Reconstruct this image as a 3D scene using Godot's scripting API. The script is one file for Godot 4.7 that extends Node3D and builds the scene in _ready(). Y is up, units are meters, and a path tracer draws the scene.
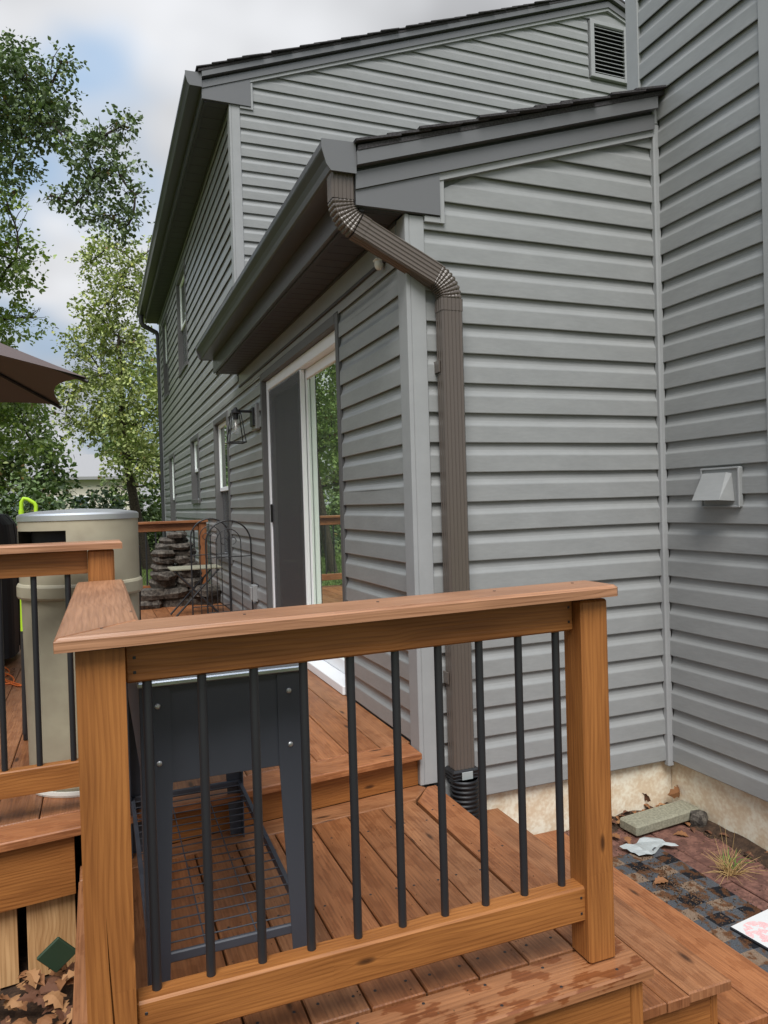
extends Node3D
# World: y up, metres. The wall that holds the sliding door lies in the plane x = 0 and runs towards -z,
# the end wall of the low extension lies in the plane z = 0, and y = 0 is the top of the lower deck.

const CAM_F := 736.96          # focal length in pixels of the 768 x 1024 picture
const CAM_YAW := 0.371936
const CAM_PITCH := -0.012194
const CAM_ROLL := -0.029105
const CAM_AT := Vector3(-1.24214, 1.18371, 2.82068)
const COURSE := 0.127          # exposure of one siding course
const SIDE_Y := -0.092         # lower edge of the lowest course
const UP_Y := 0.15             # upper deck above the lower deck
const PATIO_Y := -0.335
const CHASE_X := 1.308

var rng := RandomNumberGenerator.new()
var cam_r: Vector3
var cam_u: Vector3
var cam_f: Vector3
var M := {}
var used := {}

# ------------------------------------------------------------------ mesh collector
class G:
	var v := PackedVector3Array()
	var n := PackedVector3Array()
	var t := PackedVector2Array()
	var grain := Vector3(1, 0, 0)
	var off := Vector2.ZERO

	func uv_of(p: Vector3, nn: Vector3) -> Vector2:
		var a := grain - nn * nn.dot(grain)
		if a.length() < 0.2:
			a = Vector3(0, 1, 0) - nn * nn.y
			if a.length() < 0.2:
				a = Vector3(0, 0, 1) - nn * nn.z
		a = a.normalized()
		return Vector2(p.dot(a), p.dot(nn.cross(a))) + off

	func one(a: Vector3, b: Vector3, c: Vector3, na: Vector3, nb: Vector3, nc: Vector3, ta: Vector2, tb: Vector2, tc: Vector2) -> void:
		if (b - a).cross(c - a).dot(na + nb + nc) > 0.0:
			v.append_array([a, c, b]); n.append_array([na, nc, nb]); t.append_array([ta, tc, tb])
		else:
			v.append_array([a, b, c]); n.append_array([na, nb, nc]); t.append_array([ta, tb, tc])

	func tri(a: Vector3, b: Vector3, c: Vector3, away: Vector3) -> void:
		var nn := (b - a).cross(c - a)
		if nn.length() < 1e-12:
			return
		nn = nn.normalized()
		if nn.dot((a + b + c) / 3.0 - away) < 0.0:
			nn = -nn
		one(a, b, c, nn, nn, nn, uv_of(a, nn), uv_of(b, nn), uv_of(c, nn))

	func quad(a: Vector3, b: Vector3, c: Vector3, d: Vector3, away: Vector3) -> void:
		tri(a, b, c, away); tri(a, c, d, away)

	func flat(a: Vector3, b: Vector3, c: Vector3, d: Vector3, nn: Vector3) -> void:
		one(a, b, c, nn, nn, nn, uv_of(a, nn), uv_of(b, nn), uv_of(c, nn))
		one(a, c, d, nn, nn, nn, uv_of(a, nn), uv_of(c, nn), uv_of(d, nn))

	func smooth(a: Vector3, b: Vector3, c: Vector3, d: Vector3, na: Vector3, nb: Vector3, nc: Vector3, nd: Vector3, ta := Vector2.ZERO, tb := Vector2.ZERO, tc := Vector2.ZERO, td := Vector2.ZERO) -> void:
		one(a, b, c, na, nb, nc, ta, tb, tc); one(a, c, d, na, nc, nd, ta, tc, td)

	# box with bevelled edges, centre c, half sizes h
	func box(c: Vector3, size: Vector3, ch := 0.0, basis := Basis.IDENTITY) -> void:
		var h := size * 0.5
		ch = min(ch, min(h.x, min(h.y, h.z)) * 0.6)
		var q := func(x: float, y: float, z: float) -> Vector3: return c + basis * Vector3(x, y, z)
		if ch <= 0.0:
			for ax in 3:
				for s: float in [-1.0, 1.0]:
					var pts := []
					for k in [[-1, -1], [1, -1], [1, 1], [-1, 1]]:
						var w := Vector3.ZERO
						w[ax] = s * h[ax]; w[(ax + 1) % 3] = k[0] * h[(ax + 1) % 3]; w[(ax + 2) % 3] = k[1] * h[(ax + 2) % 3]
						pts.append(q.call(w.x, w.y, w.z))
					quad(pts[0], pts[1], pts[2], pts[3], c)
			return
		for ax in 3:
			var b := (ax + 1) % 3
			var e := (ax + 2) % 3
			for s: float in [-1.0, 1.0]:
				var pts := []
				for k in [[-1, -1], [1, -1], [1, 1], [-1, 1]]:
					var w := Vector3.ZERO
					w[ax] = s * h[ax]; w[b] = k[0] * (h[b] - ch); w[e] = k[1] * (h[e] - ch)
					pts.append(q.call(w.x, w.y, w.z))
				quad(pts[0], pts[1], pts[2], pts[3], c)
			for s: float in [-1.0, 1.0]:      # bevels along axis ax
				for r: float in [-1.0, 1.0]:
					var pts := []
					for k in [[-1, 0], [1, 0], [1, 1], [-1, 1]]:
						var w := Vector3.ZERO
						w[ax] = k[0] * (h[ax] - ch)
						w[b] = s * (h[b] - (ch if k[1] else 0.0)); w[e] = r * (h[e] - (0.0 if k[1] else ch))
						pts.append(q.call(w.x, w.y, w.z))
					quad(pts[0], pts[1], pts[2], pts[3], c)
		for sx: float in [-1.0, 1.0]:
			for sy: float in [-1.0, 1.0]:
				for sz: float in [-1.0, 1.0]:
					tri(q.call(sx * h.x, sy * (h.y - ch), sz * (h.z - ch)), q.call(sx * (h.x - ch), sy * h.y, sz * (h.z - ch)), q.call(sx * (h.x - ch), sy * (h.y - ch), sz * h.z), c)

	# box between two corners
	func span(a: Vector3, b: Vector3, ch := 0.0) -> void:
		box((a + b) * 0.5, (b - a).abs(), ch)

	# convex outline in x, z, extruded down from top; the upper edge is bevelled
	func plank(poly: PackedVector2Array, top: float, thick: float, ch := 0.003) -> void:
		var c := Vector2.ZERO
		for p in poly:
			c += p / poly.size()
		var mid := Vector3(c.x, top - thick * 0.5, c.y)
		var k := poly.size()
		var inner := []
		for i in k:
			var a := (poly[(i + k - 1) % k] - poly[i]).normalized()
			var b := (poly[(i + 1) % k] - poly[i]).normalized()
			var dir := (a + b)
			inner.append(poly[i] + dir.normalized() * ch * 1.4142 if dir.length() > 1e-4 else poly[i])
		var at := func(p: Vector2, y: float) -> Vector3: return Vector3(p.x, y, p.y)
		for i in range(1, k - 1):
			tri(at.call(inner[0], top), at.call(inner[i], top), at.call(inner[i + 1], top), mid)
			tri(at.call(poly[0], top - thick), at.call(poly[i], top - thick), at.call(poly[i + 1], top - thick), mid)
		for i in k:
			var j := (i + 1) % k
			quad(at.call(inner[i], top), at.call(inner[j], top), at.call(poly[j], top - ch), at.call(poly[i], top - ch), mid)
			quad(at.call(poly[i], top - ch), at.call(poly[j], top - ch), at.call(poly[j], top - thick), at.call(poly[i], top - thick), mid)

	# convex outline given by 3D points, pushed along d
	func slab(pts: Array, d: Vector3) -> void:
		var c := Vector3.ZERO
		for p: Vector3 in pts:
			c += p / pts.size()
		c += d * 0.5
		for i in range(1, pts.size() - 1):
			tri(pts[0], pts[i], pts[i + 1], c)
			tri(pts[0] + d, pts[i] + d, pts[i + 1] + d, c)
		for i in pts.size():
			var j := (i + 1) % pts.size()
			quad(pts[i], pts[j], pts[j] + d, pts[i] + d, c)

	func tube(pts: Array, radii: Array, sides := 8, caps := true) -> void:
		var d0 := ((pts[1] as Vector3) - (pts[0] as Vector3)).normalized()
		var a := d0.cross(Vector3.UP if abs(d0.y) < 0.9 else Vector3.RIGHT).normalized()
		var rings := []
		var norms := []
		for i in pts.size():
			var d: Vector3
			if i == 0:
				d = d0
			elif i == pts.size() - 1:
				d = ((pts[i] as Vector3) - (pts[i - 1] as Vector3)).normalized()
			else:
				d = ((pts[i + 1] as Vector3) - (pts[i - 1] as Vector3)).normalized()
			a = (a - d * a.dot(d)).normalized()
			var b := d.cross(a)
			var ring := []
			var nn := []
			for k in sides:
				var w: Vector3 = a * cos(TAU * k / sides) + b * sin(TAU * k / sides)
				ring.append((pts[i] as Vector3) + w * float(radii[i] if radii.size() > 1 else radii[0])); nn.append(w)
			rings.append(ring); norms.append(nn)
		var run := 0.0
		for i in pts.size() - 1:
			var nxt: float = run + (pts[i] as Vector3).distance_to(pts[i + 1])
			for k in sides:
				var j := (k + 1) % sides
				smooth(rings[i][k], rings[i][j], rings[i + 1][j], rings[i + 1][k], norms[i][k], norms[i][j], norms[i + 1][j], norms[i + 1][k], Vector2(run, k * 0.1), Vector2(run, k * 0.1 + 0.1), Vector2(nxt, k * 0.1 + 0.1), Vector2(nxt, k * 0.1))
			run = nxt
		if caps:
			for e in [0, pts.size() - 1]:
				var inside: Vector3 = pts[1] if e == 0 else pts[e - 1]
				for k in range(1, sides - 1):
					tri(rings[e][0], rings[e][k], rings[e][k + 1], inside)

	# profile of Vector2(radius, height) turned round the y axis at c
	func lathe(c: Vector3, prof: Array, sides := 32) -> void:
		for i in prof.size() - 1:
			var p: Vector2 = prof[i]
			var r: Vector2 = prof[i + 1]
			var e := Vector2(r.y - p.y, p.x - r.x).normalized()
			for k in sides:
				var a := TAU * k / sides
				var b := TAU * (k + 1) / sides
				var ca := Vector3(cos(a), 0, sin(a))
				var cb := Vector3(cos(b), 0, sin(b))
				var na := ca * e.x + Vector3.UP * e.y
				var nb := cb * e.x + Vector3.UP * e.y
				smooth(c + ca * p.x + Vector3.UP * p.y, c + cb * p.x + Vector3.UP * p.y, c + cb * r.x + Vector3.UP * r.y, c + ca * r.x + Vector3.UP * r.y, na, nb, nb, na, Vector2(a, p.y), Vector2(b, p.y), Vector2(b, r.y), Vector2(a, r.y))

	func mesh() -> ArrayMesh:
		var arr := []
		arr.resize(Mesh.ARRAY_MAX)
		arr[Mesh.ARRAY_VERTEX] = v; arr[Mesh.ARRAY_NORMAL] = n; arr[Mesh.ARRAY_TEX_UV] = t
		var m := ArrayMesh.new()
		m.add_surface_from_arrays(Mesh.PRIMITIVE_TRIANGLES, arr)
		return m

# ------------------------------------------------------------------ nodes
func numbered(called: String) -> String:
	if not used.has(called):
		used[called] = 0
		return called
	used[called] += 1
	return "%s_%03d" % [called, used[called]]

func tag(o: Node, label := "", category := "", group := "", kind := "") -> Node:
	if label: o.set_meta("label", label)
	if category: o.set_meta("category", category)
	if group: o.set_meta("group", group)
	if kind: o.set_meta("kind", kind)
	return o

func thing(called: String, label: String, category: String, at := Vector3.ZERO, group := "") -> Node3D:
	var o := Node3D.new()
	o.name = numbered(called)
	add_child(o)
	o.position = at
	tag(o, label, category, group)
	return o

func put(parent: Node, called: String, g: G, m: Material) -> MeshInstance3D:
	var o := MeshInstance3D.new()
	o.mesh = g.mesh()
	o.material_override = m
	if parent == self:
		o.name = numbered(called)
		add_child(o)
	else:
		o.name = called
		parent.add_child(o, true)
	return o

func group_of(parent: Node, called: String) -> Node3D:
	var o := Node3D.new()
	o.name = called
	parent.add_child(o, true)
	return o

func structure(called: String, g: G, m: Material) -> MeshInstance3D:
	var o := put(self, called, g, m)
	o.set_meta("kind", "structure")
	return o

func wood(grain: Vector3) -> G:
	var g := G.new()
	g.grain = grain
	g.off = Vector2(rng.randf() * 7.0, rng.randf() * 5.0)
	return g

func px(x: float, y: float, depth: float) -> Vector3:
	return CAM_AT + (cam_f + cam_r * ((x - 384.0) / CAM_F) - cam_u * ((y - 512.0) / CAM_F)) * depth

# ------------------------------------------------------------------ materials
func srgb(r: float, g: float, b: float) -> Color:
	return Color(r / 255.0, g / 255.0, b / 255.0)

func mat(c: Color, rough := 0.7, spec := 0.5, metal := 0.0) -> StandardMaterial3D:
	var m := StandardMaterial3D.new()
	m.albedo_color = c
	m.roughness = rough
	m.metallic_specular = spec
	m.metallic = metal
	return m

func noise_bytes(seed_: int, freq: float, w: int, h: int, tw: int, th: int, oct := 4) -> PackedByteArray:
	var f := FastNoiseLite.new()
	f.seed = seed_
	f.noise_type = FastNoiseLite.TYPE_SIMPLEX_SMOOTH
	f.frequency = freq
	f.fractal_octaves = oct
	var im := f.get_seamless_image(w, h)
	im.convert(Image.FORMAT_L8)
	if w != tw or h != th:
		im.resize(tw, th, Image.INTERPOLATE_CUBIC)
	return im.get_data()

# wood grain: u runs along the board
func wood_texture(seed_: int, light: Color, dark: Color, lines: float, swirl: float, hard: float, knots: int, blotch: float, blotch_color: Color) -> Array:
	var w := 1024
	var h := 512
	var warp := noise_bytes(seed_, 0.012, 128, 128, w, h, 3)
	var fibre := noise_bytes(seed_ + 1, 0.09, 48, 512, w, h, 4)
	var coarse := noise_bytes(seed_ + 2, 0.02, 128, 256, w, h, 3)
	var blot := noise_bytes(seed_ + 3, 0.022, 512, 256, w, h, 5)
	var r := RandomNumberGenerator.new()
	r.seed = seed_
	var ks := []
	for k in knots:
		ks.append(Vector3(r.randf_range(40, w - 40), r.randf_range(30, h - 30), r.randf_range(5, 11)))
	var out := PackedByteArray()
	out.resize(w * h * 3)
	var hgt := PackedByteArray()
	hgt.resize(w * h)
	for y in h:
		for x in w:
			var i := y * w + x
			var ph: float = y * lines / h + warp[i] / 255.0 * swirl
			var kd := 0.0
			for k: Vector3 in ks:
				var dx := (x - k.x) * 0.45
				var dy := y - k.y
				if absf(dx) < 60.0 and absf(dy) < 60.0:
					var d := sqrt(dx * dx + dy * dy)
					ph += 2.2 * exp(-d / (k.z * 1.6)) * signf(dy + 0.01)
					kd = maxf(kd, clampf(1.35 - d / k.z, 0.0, 1.0))
			var s := ph - floorf(ph)
			var late := smoothstep(0.35, 0.92, s) * (1.0 - smoothstep(0.92, 1.0, s))
			var f := fibre[i] / 255.0 - 0.5
			var c := coarse[i] / 255.0 - 0.5
			var tt := clampf(0.28 + late * hard + f * 0.6 + c * 0.55, 0.0, 1.0)
			tt = maxf(tt, kd)
			var col := light.lerp(dark, tt)
			if kd > 0.0:
				col = col.lerp(dark * 0.5, kd * 0.7)
			if blotch > 0.0:
				var b := smoothstep(0.50, 0.64, blot[i] / 255.0 + f * 0.22) * blotch
				col = col.lerp(Color(col.r * blotch_color.r, col.g * blotch_color.g, col.b * blotch_color.b), b)
			out[i * 3] = int(clampf(col.r, 0, 1) * 255.0); out[i * 3 + 1] = int(clampf(col.g, 0, 1) * 255.0); out[i * 3 + 2] = int(clampf(col.b, 0, 1) * 255.0)
			hgt[i] = int(clampf(0.6 - late * 0.18 + f * 0.5 - kd * 0.1, 0.0, 1.0) * 255.0)
	var im := Image.create_from_data(w, h, false, Image.FORMAT_RGB8, out)
	var hm := Image.create_from_data(w, h, false, Image.FORMAT_L8, hgt)
	hm.convert(Image.FORMAT_RGBA8)
	hm.bump_map_to_normal_map(2.2)
	return [ImageTexture.create_from_image(im), ImageTexture.create_from_image(hm)]

func wood_mat(tex: Array, tint: Color, rough: float, bump := 0.5) -> StandardMaterial3D:
	var m := mat(tint, rough, 0.45)
	m.albedo_texture = tex[0]
	m.normal_enabled = true
	m.normal_texture = tex[1]
	m.normal_scale = bump
	m.uv1_scale = Vector3(1.0 / 1.3, 1.0 / 0.42, 1)
	return m

# mottled colour on world-triplanar coordinates
func speckle_texture(seed_: int, a: Color, b: Color, freq: float, contrast: float, size := 512) -> ImageTexture:
	var c := noise_bytes(seed_, freq, size, size, size, size, 5)
	var d := noise_bytes(seed_ + 9, freq * 5.0, size, size, size, size, 3)
	var out := PackedByteArray()
	out.resize(size * size * 3)
	for i in size * size:
		var t := clampf(0.5 + (c[i] / 255.0 - 0.5) * contrast + (d[i] / 255.0 - 0.5) * contrast * 0.6, 0.0, 1.0)
		var col := a.lerp(b, t)
		out[i * 3] = int(col.r * 255.0); out[i * 3 + 1] = int(col.g * 255.0); out[i * 3 + 2] = int(col.b * 255.0)
	return ImageTexture.create_from_image(Image.create_from_data(size, size, false, Image.FORMAT_RGB8, out))

func speckle_mat(seed_: int, a: Color, b: Color, freq: float, contrast: float, metres: float, rough: float, size := 512) -> StandardMaterial3D:
	var m := mat(Color.WHITE, rough, 0.4)
	m.albedo_texture = speckle_texture(seed_, a, b, freq, contrast, size)
	m.uv1_triplanar = true
	m.uv1_world_triplanar = true
	m.uv1_scale = Vector3.ONE / metres
	return m

# fine relief of moulded vinyl
func emboss_texture(seed_: int) -> ImageTexture:
	var f := noise_bytes(seed_, 0.10, 256, 512, 512, 512, 4)
	var im := Image.create_from_data(512, 512, false, Image.FORMAT_L8, f)
	im.convert(Image.FORMAT_RGBA8)
	im.bump_map_to_normal_map(1.6)
	return ImageTexture.create_from_image(im)

func make_materials() -> void:
	var fresh := wood_texture(11, srgb(164, 107, 55), srgb(114, 67, 30), 40.0, 2.6, 0.22, 8, 0.0, Color.WHITE)
	var worn := wood_texture(23, srgb(162, 112, 76), srgb(110, 71, 46), 34.0, 2.0, 0.16, 3, 0.35, Color(0.80, 0.72, 0.64))
	var wet := wood_texture(37, srgb(162, 112, 76), srgb(110, 71, 46), 24.0, 2.0, 0.12, 1, 0.9, Color(0.80, 0.68, 0.56))
	M.fresh = wood_mat(fresh, Color.WHITE, 0.5)
	var weathered := wood_texture(29, srgb(174, 128, 97), srgb(122, 84, 60), 30.0, 2.2, 0.20, 2, 0.0, Color.WHITE)  # caps: weathered stain, with sky sheen also put into the paler colour
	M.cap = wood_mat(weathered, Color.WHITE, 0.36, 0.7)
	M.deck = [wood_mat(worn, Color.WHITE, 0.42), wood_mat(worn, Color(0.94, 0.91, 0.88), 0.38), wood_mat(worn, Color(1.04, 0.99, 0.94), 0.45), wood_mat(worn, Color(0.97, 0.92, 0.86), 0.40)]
	M.wet = wood_mat(wet, Color.WHITE, 0.30)
	var pale := wood_texture(47, srgb(206, 164, 116), srgb(150, 108, 66), 30.0, 2.4, 0.24, 2, 0.0, Color.WHITE)
	M.raw = wood_mat(pale, Color.WHITE, 0.75)
	M.siding = speckle_mat(51, srgb(139, 141, 141), srgb(149, 151, 151), 0.012, 0.9, 1.7, 0.32, 512)
	M.siding.uv1_scale = Vector3(0.55, 1.7, 0.55)
	M.siding.normal_enabled = true
	M.siding.normal_texture = emboss_texture(71)
	M.siding.normal_scale = 0.12
	M.trim = speckle_mat(52, srgb(150, 152, 153), srgb(157, 159, 160), 0.01, 1.0, 1.3, 0.42, 256)
	M.rake = mat(srgb(106, 107, 109), 0.34)
	M.gutter = mat(srgb(70, 70, 73), 0.32)
	M.soffit = mat(srgb(60, 60, 63), 0.55)
	M.casing = mat(srgb(92, 92, 92), 0.55)
	M.backing = mat(srgb(110, 112, 112), 0.8)
	M.white = mat(srgb(238, 240, 243), 0.4)
	M.room = mat(srgb(60, 58, 56), 0.9)
	M.blind = mat(srgb(150, 150, 146), 0.8)
	M.shingle = speckle_mat(53, srgb(52, 50, 52), srgb(78, 76, 78), 0.2, 1.6, 0.6, 0.95, 256)
	M.bronze = mat(srgb(92, 84, 78), 0.22, 0.5, 0.0)
	M.black_metal = mat(srgb(38, 39, 42), 0.42)
	M.black_plastic = mat(srgb(24, 24, 26), 0.4)
	M.planter = mat(srgb(66, 69, 77), 0.5)
	M.zinc = mat(srgb(190, 192, 196), 0.35, 0.5, 0.9)
	M.steel = mat(srgb(206, 208, 210), 0.42, 0.5, 0.9)
	M.bin = speckle_mat(54, srgb(176, 170, 148), srgb(158, 150, 130), 0.01, 1.2, 1.0, 0.5, 256)
	M.foundation = speckle_mat(55, srgb(234, 227, 208), srgb(212, 192, 164), 0.014, 1.8, 0.9, 0.9)
	M.patio = speckle_mat(56, srgb(122, 86, 74), srgb(88, 60, 52), 0.02, 2.0, 0.9, 0.8)
	M.soil = speckle_mat(57, srgb(78, 60, 46), srgb(48, 36, 28), 0.03, 2.0, 0.8, 0.95)
	M.lawn = speckle_mat(58, srgb(98, 112, 56), srgb(76, 92, 44), 0.02, 2.0, 3.0, 0.95)
	M.paver = speckle_mat(59, srgb(150, 148, 130), srgb(118, 116, 100), 0.05, 1.4, 0.4, 0.95)
	M.slate = speckle_mat(60, srgb(104, 98, 90), srgb(44, 40, 37), 0.02, 2.4, 0.5, 0.85)
	M.umbrella = mat(srgb(104, 94, 93), 0.9, 0.2)
	M.umbrella.backlight_enabled = true
	M.umbrella.backlight = Color(0.06, 0.05, 0.046)
	M.lime = mat(srgb(170, 214, 40), 0.5)
	M.orange = mat(srgb(216, 108, 44), 0.5)
	M.cover = mat(srgb(22, 22, 24), 0.7)
	M.bark = speckle_mat(61, srgb(84, 74, 64), srgb(48, 42, 38), 0.03, 2.0, 0.5, 0.95, 256)
	M.plastic_white = mat(srgb(224, 222, 214), 0.4)
	M.foil = mat(srgb(158, 164, 164), 0.4)
	M.dry_leaf = [mat(srgb(128, 86, 52), 0.8), mat(srgb(92, 58, 38), 0.8), mat(srgb(152, 112, 74), 0.8)]
	M.straw = mat(srgb(176, 146, 96), 0.85)
	M.green_tile = mat(srgb(40, 62, 44), 0.6)
	# panes: coated glass that mirrors the trees
	var glass := mat(Color(0.90, 0.96, 0.90, 0.96), 0.01, 0.5, 0.95)
	glass.transparency = BaseMaterial3D.TRANSPARENCY_ALPHA
	M.glass = glass
	var clear := mat(Color(0.9, 0.9, 0.9, 0.12), 0.02, 0.5)
	clear.transparency = BaseMaterial3D.TRANSPARENCY_ALPHA
	M.clear = clear
	M.screen = mat(Color(0.34, 0.34, 0.35, 0.6), 0.55, 0.4)
	M.curtain = mat(srgb(150, 150, 148), 0.9)
	var soft := mat(Color(0.5, 0.55, 0.52, 0.4), 0.01, 0.6, 0.6)
	soft.transparency = BaseMaterial3D.TRANSPARENCY_ALPHA
	M.soft_glass = soft
	M.screen.transparency = BaseMaterial3D.TRANSPARENCY_ALPHA

# ------------------------------------------------------------------ siding
const PROFILE := [Vector2(0.018, 0.0045), Vector2(0.017, 0.0132), Vector2(0.0, 0.0140), Vector2(0.0, 0.0155), Vector2(0.003, 0.0168), Vector2(0.070, 0.0155), Vector2(0.074, 0.0146), Vector2(0.085, 0.0085), Vector2(0.096, 0.0042), Vector2(0.110, 0.0022), Vector2(0.131, 0.0020)]

# one course of dutch-lap siding. o: point of the wall plane at s = 0, height y; along and out are unit vectors.
# lo / hi cut the profile; left / right give the ends at the lower and upper edge of a full course.
func course(parent: Node, m: Material, o: Vector3, along: Vector3, out: Vector3, left: Vector2, right: Vector2, lo := 0.0, hi := 0.131, lap := true) -> void:
	var pr := []
	for i in PROFILE.size():
		var p: Vector2 = PROFILE[i]
		if p.x >= lo - 1e-6 and p.x <= hi + 1e-6:
			pr.append(p)
		if i + 1 < PROFILE.size():
			var r: Vector2 = PROFILE[i + 1]
			for cut in [lo, hi]:
				if p.x < cut - 1e-6 and r.x > cut + 1e-6:
					pr.append(p.lerp(r, (cut - p.x) / (r.x - p.x)))
	if pr.size() < 2:
		return
	# panels overlap at a lap seam on long walls
	var len := maxf(right.x - left.x, right.y - left.y)
	if len > 2.6 and lap:
		var at := clampf(rng.randf_range(0.25, 0.8) * len, 0.6, len - 0.6) + minf(left.x, left.y)
		at = clampf(at, maxf(left.x, left.y) + 0.3, minf(right.x, right.y) - 0.3)
		course(parent, m, o, along, out, left, Vector2(at + 0.02, at + 0.02), lo, hi, false)
		course(parent, m, o + out * 0.0016, along, out, Vector2(at, at), right, lo, hi, false)
		return
	var g := G.new()
	g.grain = along
	var seg := clampi(int(len / 0.3), 2, 14)
	var wave := []
	var drop := []
	for i in seg + 1:
		var edge := i == 0 or i == seg
		wave.append(0.0 if edge else rng.randf_range(-0.0019, 0.0019))
		drop.append(0.0 if edge else rng.randf_range(-0.0011, 0.0011))
	for i in pr.size() - 1:
		var p: Vector2 = pr[i]
		var r: Vector2 = pr[i + 1]
		var d := r - p
		if d.length() < 1e-6:
			continue
		var nn := (out * d.x - Vector3.UP * d.y).normalized()
		var l0 := lerpf(left.x, left.y, p.x / 0.131)
		var l1 := lerpf(left.x, left.y, r.x / 0.131)
		var r0 := lerpf(right.x, right.y, p.x / 0.131)
		var r1 := lerpf(right.x, right.y, r.x / 0.131)
		if r0 - l0 < 0.004 and r1 - l1 < 0.004:
			continue
		r0 = maxf(r0, l0); r1 = maxf(r1, l1)
		var at := func(s: float, q: Vector2, k: int) -> Vector3: return o + along * s + Vector3.UP * (q.x + drop[k] * (1.0 if q.x < 0.1 else 0.0)) + out * (q.y + wave[k] * (1.0 if q.y > 0.0055 else 0.0))
		for k in seg:
			var f0 := float(k) / seg
			var f1 := float(k + 1) / seg
			g.flat(at.call(lerpf(l0, r0, f0), p, k), at.call(lerpf(l0, r0, f1), p, k + 1), at.call(lerpf(l1, r1, f1), r, k + 1), at.call(lerpf(l1, r1, f0), r, k), nn)
	if g.v.size() > 0:
		put(parent, "siding_panel", g, m)

# wall of courses from y0 to y1 along s0..s1 with rectangular openings Rect2(s, y, width, height)
func clad(parent: Node, m: Material, o: Vector3, along: Vector3, out: Vector3, s0: float, s1: float, y0: float, y1: float, holes: Array, slope_left := Vector2(-1e9, 0), slope_right := Vector2(1e9, 0)) -> void:
	var k := int(floor((y0 - SIDE_Y) / COURSE + 0.02))
	while true:
		var y := SIDE_Y + k * COURSE
		if y >= y1 - 0.004:
			break
		var lo := maxf(0.0, y0 - y)
		var hi := minf(0.131, y1 - y)
		var cuts := [lo, hi]
		for hole: Rect2 in holes:
			for e: float in [hole.position.y - y, hole.end.y - y]:
				if e > lo + 0.004 and e < hi - 0.004:
					cuts.append(e)
		cuts.sort()
		for i in cuts.size() - 1:
			var mid: float = y + (cuts[i] + cuts[i + 1]) * 0.5
			var runs := [Vector2(s0, s1)]
			for hole: Rect2 in holes:
				if mid > hole.position.y and mid < hole.end.y:
					var nr := []
					for r: Vector2 in runs:
						if hole.end.x <= r.x or hole.position.x >= r.y:
							nr.append(r)
							continue
						if hole.position.x > r.x: nr.append(Vector2(r.x, hole.position.x))
						if hole.end.x < r.y: nr.append(Vector2(hole.end.x, r.y))
					runs = nr
			for r: Vector2 in runs:
				var left := Vector2(r.x, r.x)
				var right := Vector2(r.y, r.y)
				if slope_left.x > -1e8:   # the roof line: s = slope_left.x + y * slope_left.y
					left = Vector2(maxf(r.x, slope_left.x + y * slope_left.y), maxf(r.x, slope_left.x + (y + 0.131) * slope_left.y))
				if slope_right.x < 1e8:
					right = Vector2(minf(r.y, slope_right.x + y * slope_right.y), minf(r.y, slope_right.x + (y + 0.131) * slope_right.y))
				if right.x - left.x > 0.02:
					course(parent, m, o + Vector3.UP * y, along, out, left, right, cuts[i], cuts[i + 1])
		k += 1

# ------------------------------------------------------------------ windows in the wall x = 0
func window_at(house: Node, z0: float, z1: float, y0: float, y1: float) -> void:
	var w := group_of(house, "window")
	var d := 0.055
	var g := G.new()                                # casing ring
	g.span(Vector3(-0.026, y0 - d, z0 - d), Vector3(0.06, y1 + d, z0), 0.003)
	g.span(Vector3(-0.026, y0 - d, z1), Vector3(0.06, y1 + d, z1 + d), 0.003)
	g.span(Vector3(-0.025, y1, z0), Vector3(0.06, y1 + d, z1), 0.003)
	put(w, "casing", g, M.casing)
	g = G.new()
	g.span(Vector3(-0.04, y0 - d, z0 + 0.001), Vector3(0.06, y0, z1 - 0.001), 0.004)
	put(w, "sill", g, M.casing)
	var mid := (y0 + y1) * 0.5
	for half in 2:
		var a := mid - 0.02 if half == 0 else y0 + 0.002
		var b := y1 - 0.002 if half == 0 else mid + 0.02
		var x := 0.020 if half == 0 else 0.050
		var f := 0.042
		g = G.new()
		g.span(Vector3(x, a, z0 + 0.001), Vector3(x + 0.028, b, z0 + f), 0.003)
		g.span(Vector3(x, a, z1 - f), Vector3(x + 0.028, b, z1 - 0.001), 0.003)
		g.span(Vector3(x, a, z0 + f), Vector3(x + 0.028, a + f, z1 - f), 0.003)
		g.span(Vector3(x, b - f, z0 + f), Vector3(x + 0.028, b, z1 - f), 0.003)
		put(w, "sash", g, M.white)
		g = G.new()
		g.span(Vector3(x + 0.011, a + f, z0 + f), Vector3(x + 0.016, b - f, z1 - f))
		put(w, "pane", g, M.glass)
		if half == 1:
			g = G.new()
			g.span(Vector3(x - 0.008, a + f * 0.5, z0 + f * 0.5), Vector3(x - 0.005, b - f * 0.5, z1 - f * 0.5))
			put(w, "insect_screen", g, M.screen)
	g = G.new()                                     # the dim room behind
	niche(g, 0.12, 0.9, y0 - 0.1, y1 + 0.1, z0 - 0.1, z1 + 0.1)
	put(w, "room", g, M.room)

func niche(g: G, x0: float, x1: float, y0: float, y1: float, z0: float, z1: float) -> void:
	var c := Vector3((x0 + x1) * 0.5, (y0 + y1) * 0.5, (z0 + z1) * 0.5)
	var t := 0.02
	g.span(Vector3(x1, y0, z0), Vector3(x1 + t, y1, z1))
	g.span(Vector3(x0, y0 - t, z0), Vector3(x1, y0, z1))
	g.span(Vector3(x0, y1, z0), Vector3(x1, y1 + t, z1))
	g.span(Vector3(x0, y0, z0 - t), Vector3(x1, y1, z0))
	g.span(Vector3(x0, y0, z1), Vector3(x1, y1, z1 + t))

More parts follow.
